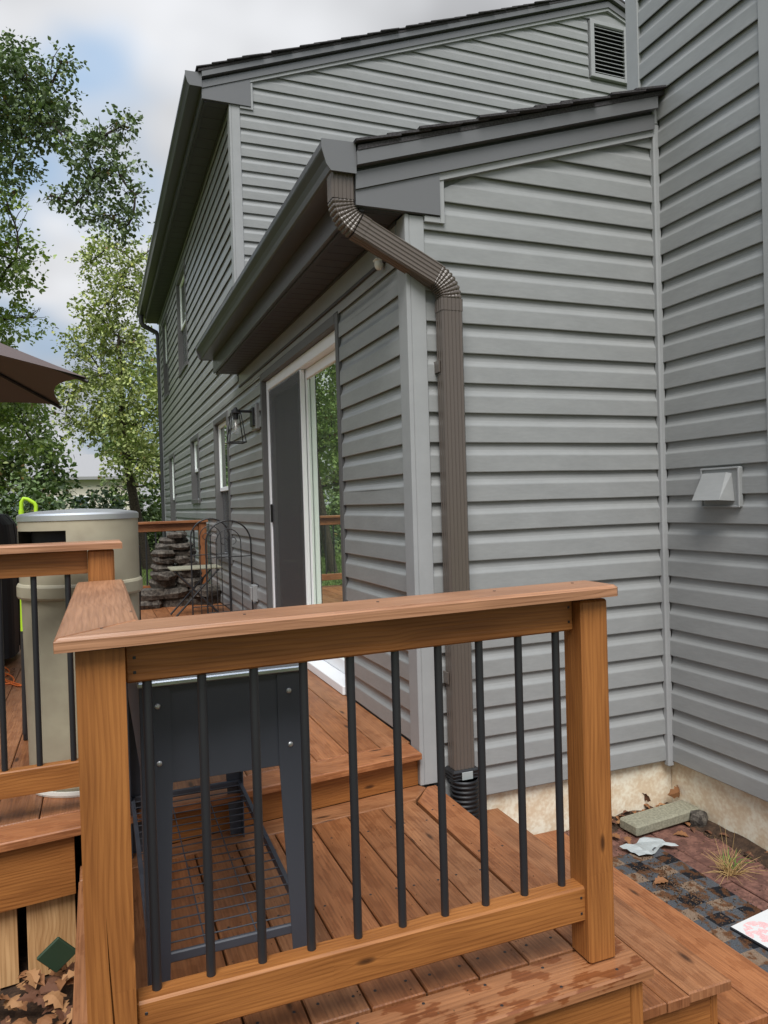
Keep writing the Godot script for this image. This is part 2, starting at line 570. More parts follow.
# sloped bar in a plane of constant z: lower and upper edge are y = a + m x
func rake_bar(g: G, x0: float, x1: float, a0: float, a1: float, m: float, z0: float, z1: float) -> void:
	g.slab([Vector3(x0, a0 + m * x0, z0), Vector3(x1, a0 + m * x1, z0), Vector3(x1, a1 + m * x1, z0), Vector3(x0, a1 + m * x0, z0)], Vector3(0, 0, z1 - z0))

func extrude_z(g: G, prof: Array, z0: float, z1: float, away: Vector2) -> void:
	for i in prof.size() - 1:
		var a: Vector2 = prof[i]
		var b: Vector2 = prof[i + 1]
		g.quad(Vector3(a.x, a.y, z0), Vector3(b.x, b.y, z0), Vector3(b.x, b.y, z1), Vector3(a.x, a.y, z1), Vector3(away.x, away.y, (z0 + z1) * 0.5))

func eave(house: Node, yb: float, back: float, z0: float, z1: float, soffit_y: float, step: float) -> void:
	# K-style gutter; yb is its lower edge, back the x of the fascia behind it
	var gut := group_of(house, "gutter")
	var prof := [Vector2(back, yb + 0.115), Vector2(back, yb), Vector2(back - 0.095, yb), Vector2(back - 0.102, yb + 0.006), Vector2(back - 0.108, yb + 0.03), Vector2(back - 0.118, yb + 0.055), Vector2(back - 0.134, yb + 0.078), Vector2(back - 0.137, yb + 0.085), Vector2(back - 0.137, yb + 0.112), Vector2(back - 0.125, yb + 0.113)]
	var g := G.new()
	g.grain = Vector3(0, 0, 1)
	extrude_z(g, prof, z0, z1, Vector2(back - 0.06, yb + 0.09))
	put(gut, "trough", g, M.gutter)
	for e in 2:
		g = G.new()
		var z := z1 - 0.002 if e == 0 else z0 - 0.004
		g.slab([Vector3(back + 0.002, yb + 0.12, z), Vector3(back + 0.002, yb - 0.003, z), Vector3(back - 0.104, yb - 0.003, z), Vector3(back - 0.122, yb + 0.02, z), Vector3(back - 0.14, yb + 0.082, z), Vector3(back - 0.14, yb + 0.116, z)], Vector3(0, 0, 0.006))
		put(gut, "end_cap", g, M.rake)
	g = G.new()
	g.span(Vector3(back + 0.001, soffit_y + 0.001, z0 + 0.03), Vector3(back + 0.021, yb + 0.13, z1 - 0.035), 0.002)
	put(house, "fascia_board", g, M.gutter)
	var sof := group_of(house, "soffit")
	var z := z0 + 0.03
	while z < z1 - 0.04:
		var e := minf(z + step - 0.004, z1 - 0.036)
		g = G.new()
		g.span(Vector3(back + 0.023, soffit_y, z), Vector3(-0.031, soffit_y + 0.012, e), 0.003)
		put(sof, "soffit_panel", g, M.soffit)
		z += step
	g = G.new()
	g.span(Vector3(back + 0.022, soffit_y + 0.014, z0 + 0.03), Vector3(-0.001, soffit_y + 0.03, z1 - 0.035))
	put(sof, "soffit_backing", g, M.soffit)
	g = G.new()
	g.span(Vector3(-0.030, soffit_y - 0.012, z0 + 0.02), Vector3(-0.002, soffit_y + 0.012, z1 - 0.12), 0.002)
	g.span(Vector3(back + 0.022, soffit_y - 0.010, z0 + 0.03), Vector3(back + 0.045, soffit_y - 0.0005, z1 - 0.036), 0.002)
	put(sof, "channel", g, M.soffit)

func shingles(roof: Node, x0: float, a: float, m: float, x1: float, z0: float, z1: float) -> void:
	var run := sqrt(1.0 + m * m)
	var d := Vector3(1.0 / run, m / run, 0)
	var up := Vector3(-m / run, 1.0 / run, 0)
	var s := 0.0
	var total := (x1 - x0) * run
	var start := Vector3(x0, a + m * x0, 0)
	while s < total:
		var g := G.new()
		var e := minf(0.2, total - s + 0.01)
		var p0 := start + d * s + up * 0.012
		var p1 := start + d * (s + e) + up * 0.002
		var za := z1 + rng.randf_range(-0.012, 0.012)
		var c := (p0 + p1) * 0.5 + Vector3(0, 0, (z0 + za) * 0.5)
		var th := up * 0.009
		g.slab([p0 + Vector3(0, 0, z0), p1 + Vector3(0, 0, z0), p1 + Vector3(0, 0, za), p0 + Vector3(0, 0, za)], th)
		put(roof, "shingle", g, M.shingle)
		s += 0.143

# ------------------------------------------------------------------ the house
func build_house() -> void:
	var house := thing("house", "grey house with horizontal vinyl siding, low gabled extension and sliding glass door", "house", Vector3.ZERO)
	var zm := -3.86          # end wall of the two-storey part
	var zf := -11.85         # its far corner
	var door := Rect2(0.96, 0.15, 1.87, 2.0)     # s = -z
	var wins := [[4.50, 5.30, 0.68, 2.08], [6.72, 7.42, 1.30, 2.08], [9.86, 10.60, 0.66, 2.06]]
	var ups := [[7.55, 8.55, 3.2, 4.52], [10.35, 11.1, 3.2, 4.5]]
	# wall with the sliding door
	var wall := group_of(house, "side_wall")
	var holes := [Rect2(door.position - Vector2(0.05, 0.3), door.size + Vector2(0.10, 0.36))]
	for w in wins + ups:
		holes.append(Rect2(w[0] - 0.054, w[2] - 0.054, w[1] - w[0] + 0.108, w[3] - w[2] + 0.108))
	var along := Vector3(0, 0, -1)
	var out := Vector3(-1, 0, 0)
	clad(wall, M.siding, Vector3.ZERO, along, out, 0.07, -zm, 0.162, 2.27, holes)
	clad(wall, M.siding, Vector3.ZERO, along, out, -zm, -zf - 0.06, 0.162, 4.78, holes)
	# solid wall behind the cladding, pierced by the openings
	var g := G.new()
	var ys := [-0.6, 4.8]
	var cols := [0.05]
	for hole: Rect2 in holes.slice(0, 4):
		cols.append(hole.position.x); cols.append(hole.end.x)
	cols.append(-zf)
	for i in range(0, cols.size(), 2):
		g.span(Vector3(0.001, -0.6, -cols[i + 1]), Vector3(0.12, 2.5, -cols[i]))
	for hole: Rect2 in holes.slice(0, 4):
		g.span(Vector3(0.001, -0.6, -hole.end.x), Vector3(0.12, hole.position.y, -hole.position.x))
		g.span(Vector3(0.001, hole.end.y, -hole.end.x), Vector3(0.12, 2.5, -hole.position.x))
	var uc := [-zm]
	for hole: Rect2 in holes.slice(4):
		uc.append(hole.position.x); uc.append(hole.end.x)
	uc.append(-zf)
	for i in range(0, uc.size(), 2):
		g.span(Vector3(0.001, 2.501, -uc[i + 1]), Vector3(0.12, 4.95, -uc[i]))
	for hole: Rect2 in holes.slice(4):
		g.span(Vector3(0.001, 2.501, -hole.end.x), Vector3(0.12, hole.position.y, -hole.position.x))
		g.span(Vector3(0.001, hole.end.y, -hole.end.x), Vector3(0.12, 4.95, -hole.position.x))
	put(wall, "sheathing", g, M.backing)
	g = G.new()
	g.span(Vector3(-0.026, 2.262, zm + 0.1), Vector3(-0.001, 2.36, -0.071), 0.003)
	put(house, "frieze_board", g, M.siding)
	g = G.new()
	g.span(Vector3(-0.030, 2.245, zm + 0.1), Vector3(-0.001, 2.261, -0.071), 0.002)
	put(house, "channel", g, M.soffit)
	for w in wins + ups:
		window_at(house, -w[1], -w[0], w[2], w[3])

	# end wall of the extension
	var m1 := 0.315
	var end := group_of(house, "end_wall")
	clad(end, M.siding, Vector3.ZERO, Vector3(1, 0, 0), Vector3(0, 0, 1), 0.064, CHASE_X - 0.04, SIDE_Y, 2.95, [], Vector2((-2.482) / m1, 1.0 / m1))
	g = G.new()
	g.slab([Vector3(0.05, -0.1, -0.001), Vector3(3.9, -0.1, -0.001), Vector3(3.9, 2.5 + m1 * 3.9, -0.001), Vector3(0.05, 2.5 + m1 * 0.05, -0.001)], Vector3(0, 0, -0.12))
	put(end, "sheathing", g, M.backing)

	# end wall of the two-storey part
	var m2 := 0.375
	var j2 := 4.954
	var pk := 4.16
	var gable := group_of(house, "gable_wall")
	clad(gable, M.siding, Vector3(0, 0, zm), Vector3(1, 0, 0), Vector3(0, 0, 1), 0.05, pk * 2, 2.45, 6.55, [Rect2(3.9, 5.74, 0.53, 0.65)], Vector2(-j2 / m2, 1.0 / m2), Vector2((j2 + m2 * pk * 2) / m2, -1.0 / m2))
	g = G.new()
	g.slab([Vector3(0.1, -0.6, zm - 0.001), Vector3(8.25, -0.6, zm - 0.001), Vector3(8.25, j2 + 0.05, zm - 0.001), Vector3(pk, j2 + m2 * pk, zm - 0.001), Vector3(0.1, j2 + 0.05, zm - 0.001)], Vector3(0, 0, -0.12))
	put(gable, "sheathing", g, M.backing)
	g = G.new()
	g.slab([Vector3(0.1, -0.6, zf), Vector3(8.25, -0.6, zf), Vector3(8.25, j2 + 0.05, zf), Vector3(pk, j2 + m2 * pk, zf), Vector3(0.1, j2 + 0.05, zf)], Vector3(0, 0, 0.12))
	g.span(Vector3(8.13, -0.6, zf + 0.12), Vector3(8.25, j2, zm - 0.121))
	put(house, "rear_wall", g, M.backing)
	g = G.new()
	g.span(Vector3(3.78, -0.6, zm), Vector3(3.9, 3.6, -0.121))
	put(house, "rear_wall", g, M.backing)

	# corner boards
	g = G.new()
	g.span(Vector3(-0.022, 0.002, -0.072), Vector3(-0.002, 2.375, 0.022), 0.003)
	g.span(Vector3(-0.002, 0.002, 0.001), Vector3(0.066, 2.372, 0.021), 0.003)
	put(house, "corner_board", g, M.trim)
	g = G.new()
	g.span(Vector3(-0.022, 2.62, zm - 0.085), Vector3(-0.002, 4.80, zm + 0.022), 0.003)
	g.span(Vector3(-0.002, 2.62, zm + 0.001), Vector3(0.075, 4.80, zm + 0.021), 0.003)
	put(house, "corner_board", g, M.trim)
	g = G.new()
	g.span(Vector3(-0.022, 0.1, zf - 0.02), Vector3(-0.002, 4.80, zf + 0.07), 0.003)
	put(house, "corner_board", g, M.trim)
	g = G.new()
	g.span(Vector3(CHASE_X - 0.040, -0.118, 0.001), Vector3(CHASE_X - 0.004, 2.94, 0.036), 0.006)
	put(house, "corner_board", g, M.trim)
	g = G.new()
	g.span(Vector3(CHASE_X - 0.036, 2.942, 0.001), Vector3(CHASE_X - 0.006, 3.055, 0.032), 0.004)
	put(house, "flashing", g, M.trim)

	# lower eave and rake
	eave(house, 2.495, -0.241, zm + 0.02, 0.055, 2.372, 0.1)
	g = G.new()
	rake_bar(g, -0.239, CHASE_X - 0.041, 2.598, 2.652, m1, 0.002, 0.072)
	put(house, "rake_trim", g, M.rake)
	g = G.new()
	rake_bar(g, -0.239, CHASE_X - 0.041, 2.581, 2.5975, m1, 0.001, 0.022)
	put(house, "rake_trim", g, M.soffit)
	g = G.new()
	rake_bar(g, -0.239, CHASE_X - 0.041, 2.512, 2.5805, m1, 0.0, 0.046)
	put(house, "rake_board", g, M.rake)
	g = G.new()
	rake_bar(g, 0.13, CHASE_X - 0.041, 2.482, 2.5115, m1, 0.0, 0.034)
	put(house, "channel", g, M.trim)
	g = G.new()
	g.slab([Vector3(-0.238, 2.378, 0.0), Vector3(0.136, 2.378, 0.0), Vector3(0.136, 2.5105 + m1 * 0.136, 0.0), Vector3(-0.238, 2.5105 - m1 * 0.238, 0.0)], Vector3(0, 0, 0.038))
	put(house, "eave_return", g, M.rake)
	g = G.new()
	g.span(Vector3(0.138, 2.348, 0.001), Vector3(0.160, 2.545, 0.03), 0.002)
	g.span(Vector3(0.066, 2.348, 0.001), Vector3(0.138, 2.374, 0.03), 0.002)
	put(house, "channel", g, M.trim)

	var roof := group_of(house, "roof")
	g = G.new()
	rake_bar(g, -0.235, 4.2, 2.653, 2.672, m1, zm + 0.001, 0.075)
	put(roof, "deck_sheet", g, M.shingle)
	shingles(roof, -0.243, 2.673, m1, 4.15, zm + 0.02, 0.095)

	# upper eave and rake
	eave(house, 4.893, -0.262, zf - 0.3, zm + 0.055, 4.79, 0.2)
	for side in 2:
		var s := 1.0 if side == 0 else -1.0
		var bars := [[5.07, 5.118, 0.075, M.rake, "rake_trim"], [5.048, 5.0695, 0.022, M.soffit, "rake_trim"], [4.985, 5.0475, 0.046, M.rake, "rake_board"], [4.954, 4.9845, 0.034, M.trim, "channel"]]
		for b in bars:
			g = G.new()
			var x0 := (-0.26 if b[4] != "channel" else 0.17)
			var pts := []
			for q: Vector2 in [Vector2(x0, b[0]), Vector2(pk, b[0]), Vector2(pk, b[1]), Vector2(x0, b[1])]:
				var xx := q.x if side == 0 else 2.0 * pk - q.x
				pts.append(Vector3(xx, q.y + m2 * q.x, zm + 0.001))
			g.slab(pts, Vector3(0, 0, b[2]))
			put(house, b[4], g, b[3])
	g = G.new()
	g.slab([Vector3(-0.26, 4.800, zm + 0.001), Vector3(0.172, 4.800, zm + 0.001), Vector3(0.172, 4.984 + m2 * 0.172, zm + 0.001), Vector3(-0.26, 4.984 - m2 * 0.26, zm + 0.001)], Vector3(0, 0, 0.038))
	put(house, "eave_return", g, M.rake)
	g = G.new()
	g.span(Vector3(0.174, 4.775, zm + 0.002), Vector3(0.196, 5.02, zm + 0.03), 0.002)
	g.span(Vector3(0.076, 4.775, zm + 0.002), Vector3(0.174, 4.798, zm + 0.03), 0.002)
	put(house, "channel", g, M.trim)
	var roof2 := group_of(house, "roof")
	for side in 2:
		g = G.new()
		var pts := []
		for q: Vector2 in [Vector2(-0.29, 5.119), Vector2(pk, 5.119), Vector2(pk, 5.14), Vector2(-0.29, 5.14)]:
			pts.append(Vector3(q.x if side == 0 else 2.0 * pk - q.x, q.y + m2 * q.x, zf - 0.3))
		g.slab(pts, Vector3(0, 0, zm + 0.08 - zf + 0.3))
		put(roof2, "deck_sheet", g, M.shingle)
	shingles(roof2, -0.30, 5.141, m2, pk, zf - 0.3, zm + 0.10)

	# louvred vent in the gable
	var vent := group_of(house, "gable_vent")
	var vx := 3.915
	var vw := 0.5
	var vy := 5.755
	var vh := 0.62
	g = G.new()
	g.span(Vector3(vx, vy, zm + 0.002), Vector3(vx + 0.05, vy + vh, zm + 0.045), 0.004)
	g.span(Vector3(vx + vw - 0.05, vy, zm + 0.002), Vector3(vx + vw, vy + vh, zm + 0.045), 0.004)
	g.span(Vector3(vx + 0.05, vy, zm + 0.002), Vector3(vx + vw - 0.05, vy + 0.045, zm + 0.043), 0.004)
	g.span(Vector3(vx + 0.05, vy + vh - 0.045, zm + 0.002), Vector3(vx + vw - 0.05, vy + vh, zm + 0.043), 0.004)
	put(vent, "frame", g, M.trim)
	g = G.new()
	g.span(Vector3(vx + 0.05, vy + 0.045, zm + 0.0015), Vector3(vx + vw - 0.05, vy + vh - 0.045, zm + 0.004))
	put(vent, "insect_screen", g, M.black_plastic)
	for i in 12:
		g = G.new()
		var y := vy + 0.06 + i * 0.0437
		g.box(Vector3(vx + vw * 0.5, y + 0.008, zm + 0.026), Vector3(vw - 0.101, 0.004, 0.052), 0.0, Basis(Vector3.RIGHT, 0.75))
		put(vent, "slat", g, M.trim)

	# chimney chase beside the extension
	var chase := group_of(house, "chimney_chase")
	clad(chase, M.siding, Vector3(CHASE_X, 0, 0), along, out, -0.615, -0.036, SIDE_Y, 2.98, [])
	clad(chase, M.siding, Vector3(CHASE_X, 0, 0), along, out, -0.615, 0.08, 2.98, 5.4, [])
	g = G.new()
	g.span(Vector3(CHASE_X + 0.001, -0.1, -0.163), Vector3(2.3, 5.45, 0.70))
	put(chase, "sheathing", g, M.backing)
	g = G.new()
	g.span(Vector3(CHASE_X - 0.02, 2.9, -0.165), Vector3(CHASE_X - 0.0005, 5.4, -0.078), 0.003)
	put(chase, "corner_board", g, M.trim)
	g = G.new()
	g.span(Vector3(CHASE_X - 0.022, -0.092, 0.612), Vector3(CHASE_X - 0.0005, 5.4, 0.722), 0.003)
	put(chase, "corner_board", g, M.trim)

	# foundation
	g = G.new()
	g.span(Vector3(0.02, -0.8, -0.14), Vector3(CHASE_X + 0.02, -0.094, -0.018))
	g.span(Vector3(CHASE_X + 0.022, -0.8, -0.16), Vector3(2.28, -0.1015, 0.68))
	g.span(Vector3(0.02, -0.8, zf + 0.01), Vector3(0.1, -0.602, -0.141))
	put(house, "foundation", g, M.foundation)

	build_door(house, door)
	build_downspout(house)

	# short downspout elbow under the far end of the upper gutter
	g = G.new()
	g.tube([Vector3(-0.33, 4.90, zf - 0.1), Vector3(-0.33, 4.76, zf - 0.1), Vector3(-0.30, 4.70, zf - 0.1), Vector3(-0.06, 4.58, zf - 0.1), Vector3(-0.03, 4.50, zf - 0.1), Vector3(-0.03, 0.2, zf - 0.1)], [0.045], 8)
	put(house, "downspout", g, M.gutter)

func build_door(house: Node, r: Rect2) -> void:
	var d := group_of(house, "sliding_door")
	var z1 := -r.position.x       # near jamb
	var z0 := -r.end.x            # far jamb
	var y1 := r.end.y
	var y0 := 0.152
	var g := G.new()
	g.span(Vector3(-0.026, y0, z0 - 0.048), Vector3(0.07, y1 + 0.055, z0), 0.003)
	g.span(Vector3(-0.022, y0, z1), Vector3(0.07, y1 + 0.055, z1 + 0.048), 0.003)
	g.span(Vector3(-0.025, y1, z0), Vector3(0.07, y1 + 0.055, z1), 0.003)
	put(d, "casing", g, M.casing)
	g = G.new()          # white frame
	g.span(Vector3(0.012, y0 + 0.001, z0 + 0.001), Vector3(0.10, y1 - 0.001, z0 + 0.045), 0.004)
	g.span(Vector3(0.012, y0 + 0.001, z1 - 0.045), Vector3(0.10, y1 - 0.001, z1 - 0.001), 0.004)
	g.span(Vector3(0.014, y1 - 0.075, z0 + 0.045), Vector3(0.10, y1 - 0.001, z1 - 0.045), 0.004)
	g.span(Vector3(-0.035, y0, z0 + 0.002), Vector3(0.10, y0 + 0.05, z1 - 0.002), 0.004)
	put(d, "frame", g, M.white)
	var mid := (z0 + z1) * 0.5
	for side in 2:
		var a := z0 + 0.046 if side == 0 else mid - 0.03
		var b := mid + 0.03 if side == 0 else z1 - 0.046
		var x := 0.024 if side == 0 else 0.062
		g = G.new()
		var s := group_of(d, "door_panel") if false else d
		g.span(Vector3(x, y0 + 0.052, a), Vector3(x + 0.032, y1 - 0.077, a + 0.06), 0.004)
		g.span(Vector3(x, y0 + 0.052, b - 0.06), Vector3(x + 0.032, y1 - 0.077, b), 0.004)
		g.span(Vector3(x, y0 + 0.052, a + 0.06), Vector3(x + 0.032, y0 + 0.13, b - 0.06), 0.004)
		g.span(Vector3(x, y1 - 0.14, a + 0.06), Vector3(x + 0.032, y1 - 0.077, b - 0.06), 0.004)
		put(s, "sash", g, M.white)
		g = G.new()
		g.span(Vector3(x + 0.013, y0 + 0.13, a + 0.06), Vector3(x + 0.018, y1 - 0.14, b - 0.06))
		put(s, "pane", g, M.glass)
	g = G.new()           # drawn curtain behind the sliding panel
	var prev := Vector3.ZERO
	for i in 61:
		var zz := lerpf(z0 + 0.05, mid + 0.02, i / 60.0)
		var p := Vector3(0.20 + 0.030 * sin(i * 1.05) + 0.012 * sin(i * 0.37), y0 + 0.06, zz)
		if i > 0:
			g.quad(prev, p, p + Vector3(0, y1 - y0 - 0.14, 0), prev + Vector3(0, y1 - y0 - 0.14, 0), prev + Vector3(1, 0, 0))
		prev = p
	put(d, "curtain", g, M.curtain)
	g = G.new()           # screen in front of the sliding panel
	g.span(Vector3(0.018, y0 + 0.06, z0 + 0.062), Vector3(0.0195, y1 - 0.085, mid + 0.028))
	put(d, "insect_screen", g, M.screen)
	g = G.new()
	g.span(Vector3(0.002, 1.06, z0 + 0.058), Vector3(0.0175, 1.20, z0 + 0.084), 0.004)
	put(d, "handle", g, M.black_plastic)
	g = G.new()
	niche(g, 0.12, 2.6, 0.1, 2.4, z0 - 0.25, z1 + 0.3)
	put(d, "room", g, M.room)

func build_downspout(house: Node) -> void:
	var ds := group_of(house, "downspout")
	ds.set_meta("label", "bronze brown downspout with two pleated elbows")
	var ang := deg_to_rad(61.0)
	var R := 0.11
	var zt := 0.006
	var zb := 0.056
	var x0 := -0.29
	var ys := 2.396
	var p1 := Vector2(x0 + R * (1 - cos(ang)), ys - R * sin(ang))
	var dir := Vector2(sin(ang), -cos(ang))
	var x2 := 0.153 - R * (1 - cos(ang))
	var run := (x2 - p1.x) / dir.x
	var p2 := p1 + dir * run
	var total_x := 0.153 - x0
	var at := func(p: Vector2) -> Vector3: return Vector3(p.x, p.y, lerpf(zt, zb, clampf((p.x - x0) / total_x, 0, 1)))
	# stations: [point, in-plane normal, pleat factor]
	var top := []
	for y in [2.497, 2.45, ys]:
		top.append([Vector2(x0, y), Vector2(1, 0), 1.0])
	var e1 := []
	var e2 := []
	for i in 41:
		var a := ang * i / 40.0
		var f := 1.0 - 0.11 * (1.0 if i % 5 == 0 else (0.35 if i % 5 in [1, 4] else 0.0))
		e1.append([Vector2(x0 + R * (1 - cos(a)), ys - R * sin(a)), Vector2(cos(a), sin(a)), f])
		var b := ang - a
		e2.append([Vector2(0.153 - R * (1 - cos(b)), p2.y - R * sin(ang) + R * sin(b)), Vector2(cos(b), sin(b)), f])
	var slope := [[p1 + dir * 0.002, Vector2(cos(ang), sin(ang)), 1.04], [p1 + dir * 0.04, Vector2(cos(ang), sin(ang)), 1.04], [p1 + dir * 0.041, Vector2(cos(ang), sin(ang)), 1.0], [p2, Vector2(cos(ang), sin(ang)), 1.0]]
	var yb := p2.y - R * sin(ang)
	var low := [[Vector2(0.153, yb), Vector2(1, 0), 1.05], [Vector2(0.153, yb - 0.05), Vector2(1, 0), 1.05], [Vector2(0.153, yb - 0.051), Vector2(1, 0), 1.0], [Vector2(0.153, 0.06), Vector2(1, 0), 1.0]]
	for part in [["outlet", top], ["elbow", e1], ["offset_pipe", slope], ["elbow", e2], ["pipe", low]]:
		put(ds, part[0], spout(part[1], at), M.bronze)
	var g := G.new()       # strap on the left flank
	g.span(Vector3(0.098, 1.72, 0.0), Vector3(0.1048, 1.77, 0.06), 0.001)
	put(ds, "strap", g, M.bronze)
	g = G.new()
	g.span(Vector3(0.098, 0.42, 0.0), Vector3(0.1048, 0.47, 0.06), 0.001)
	put(ds, "strap", g, M.bronze)
	# black plastic adapter and corrugated drain pipe
	g = G.new()
	g.span(Vector3(0.093, 0.025, 0.012), Vector3(0.213, 0.068, 0.102), 0.008)
	for k in 3:
		g.span(Vector3(0.090, 0.03 + k * 0.014, 0.009), Vector3(0.216, 0.035 + k * 0.014, 0.105), 0.002)
	var prof := []
	var y := -0.25
	while y < 0.025:
		prof.append(Vector2(0.056, y)); prof.append(Vector2(0.062, y + 0.005)); prof.append(Vector2(0.062, y + 0.010)); prof.append(Vector2(0.056, y + 0.015))
		y += 0.019
	g.lathe(Vector3(0.150, 0, 0.082), prof, 24)
	put(ds, "drain_adapter", g, M.black_plastic)
	g = G.new()
	g.span(Vector3(0.128, 0.03, 0.106), Vector3(0.178, 0.062, 0.109), 0.002)
	put(ds, "sticker", g, M.foil)

# rectangular corrugated pipe swept through stations
func spout(st: Array, at: Callable) -> G:
	var g := G.new()
	var hw := 0.048
	var hd := 0.035
	var sec := []      # outline (in-plane offset, z offset)
	var ribs := 5
	var f := func(a: Vector2, b: Vector2, k: int) -> void:
		var nn := Vector2((b - a).y, -(b - a).x).normalized()
		for i in k:
			var t0 := float(i) / k
			var w := 1.0 / k
			sec.append(a.lerp(b, t0 + w * 0.10))
			sec.append(a.lerp(b, t0 + w * 0.34) - nn * -0.0025 * -1.0)
			sec.append(a.lerp(b, t0 + w * 0.66) - nn * -0.0025 * -1.0)
			sec.append(a.lerp(b, t0 + w * 0.90))
	f.call(Vector2(-hw + 0.006, -hd), Vector2(hw - 0.006, -hd), ribs)
	f.call(Vector2(hw, -hd + 0.006), Vector2(hw, hd - 0.006), 3)
	f.call(Vector2(hw - 0.006, hd), Vector2(-hw + 0.006, hd), ribs)
	f.call(Vector2(-hw, hd - 0.006), Vector2(-hw, -hd + 0.006), 3)
	var rings := []
	var mids := []
	for s in st:
		var c: Vector3 = at.call(s[0])
		var nn: Vector2 = s[1]
		var ring := []
		for p: Vector2 in sec:
			var k: float = s[2]
			ring.append(c + Vector3(nn.x, nn.y, 0) * p.x * k + Vector3(0, 0, p.y * k))
		rings.append(ring); mids.append(c)
	for i in rings.size() - 1:
		for k in sec.size():
			var j := (k + 1) % sec.size()
			g.quad(rings[i][k], rings[i][j], rings[i + 1][j], rings[i + 1][k], (mids[i] + mids[i + 1]) * 0.5)
	return g

# ------------------------------------------------------------------ decks and stairs
func nose(x: float) -> float:
	return 0.045 - 0.12 * x

func board(parent: Node, called: String, poly: Array, top: float, thick: float, grain: Vector3, m: Material, ch := 0.003) -> void:
	var g := wood(grain)
	g.plank(PackedVector2Array(poly), top, thick, ch)
	put(parent, called, g, m)

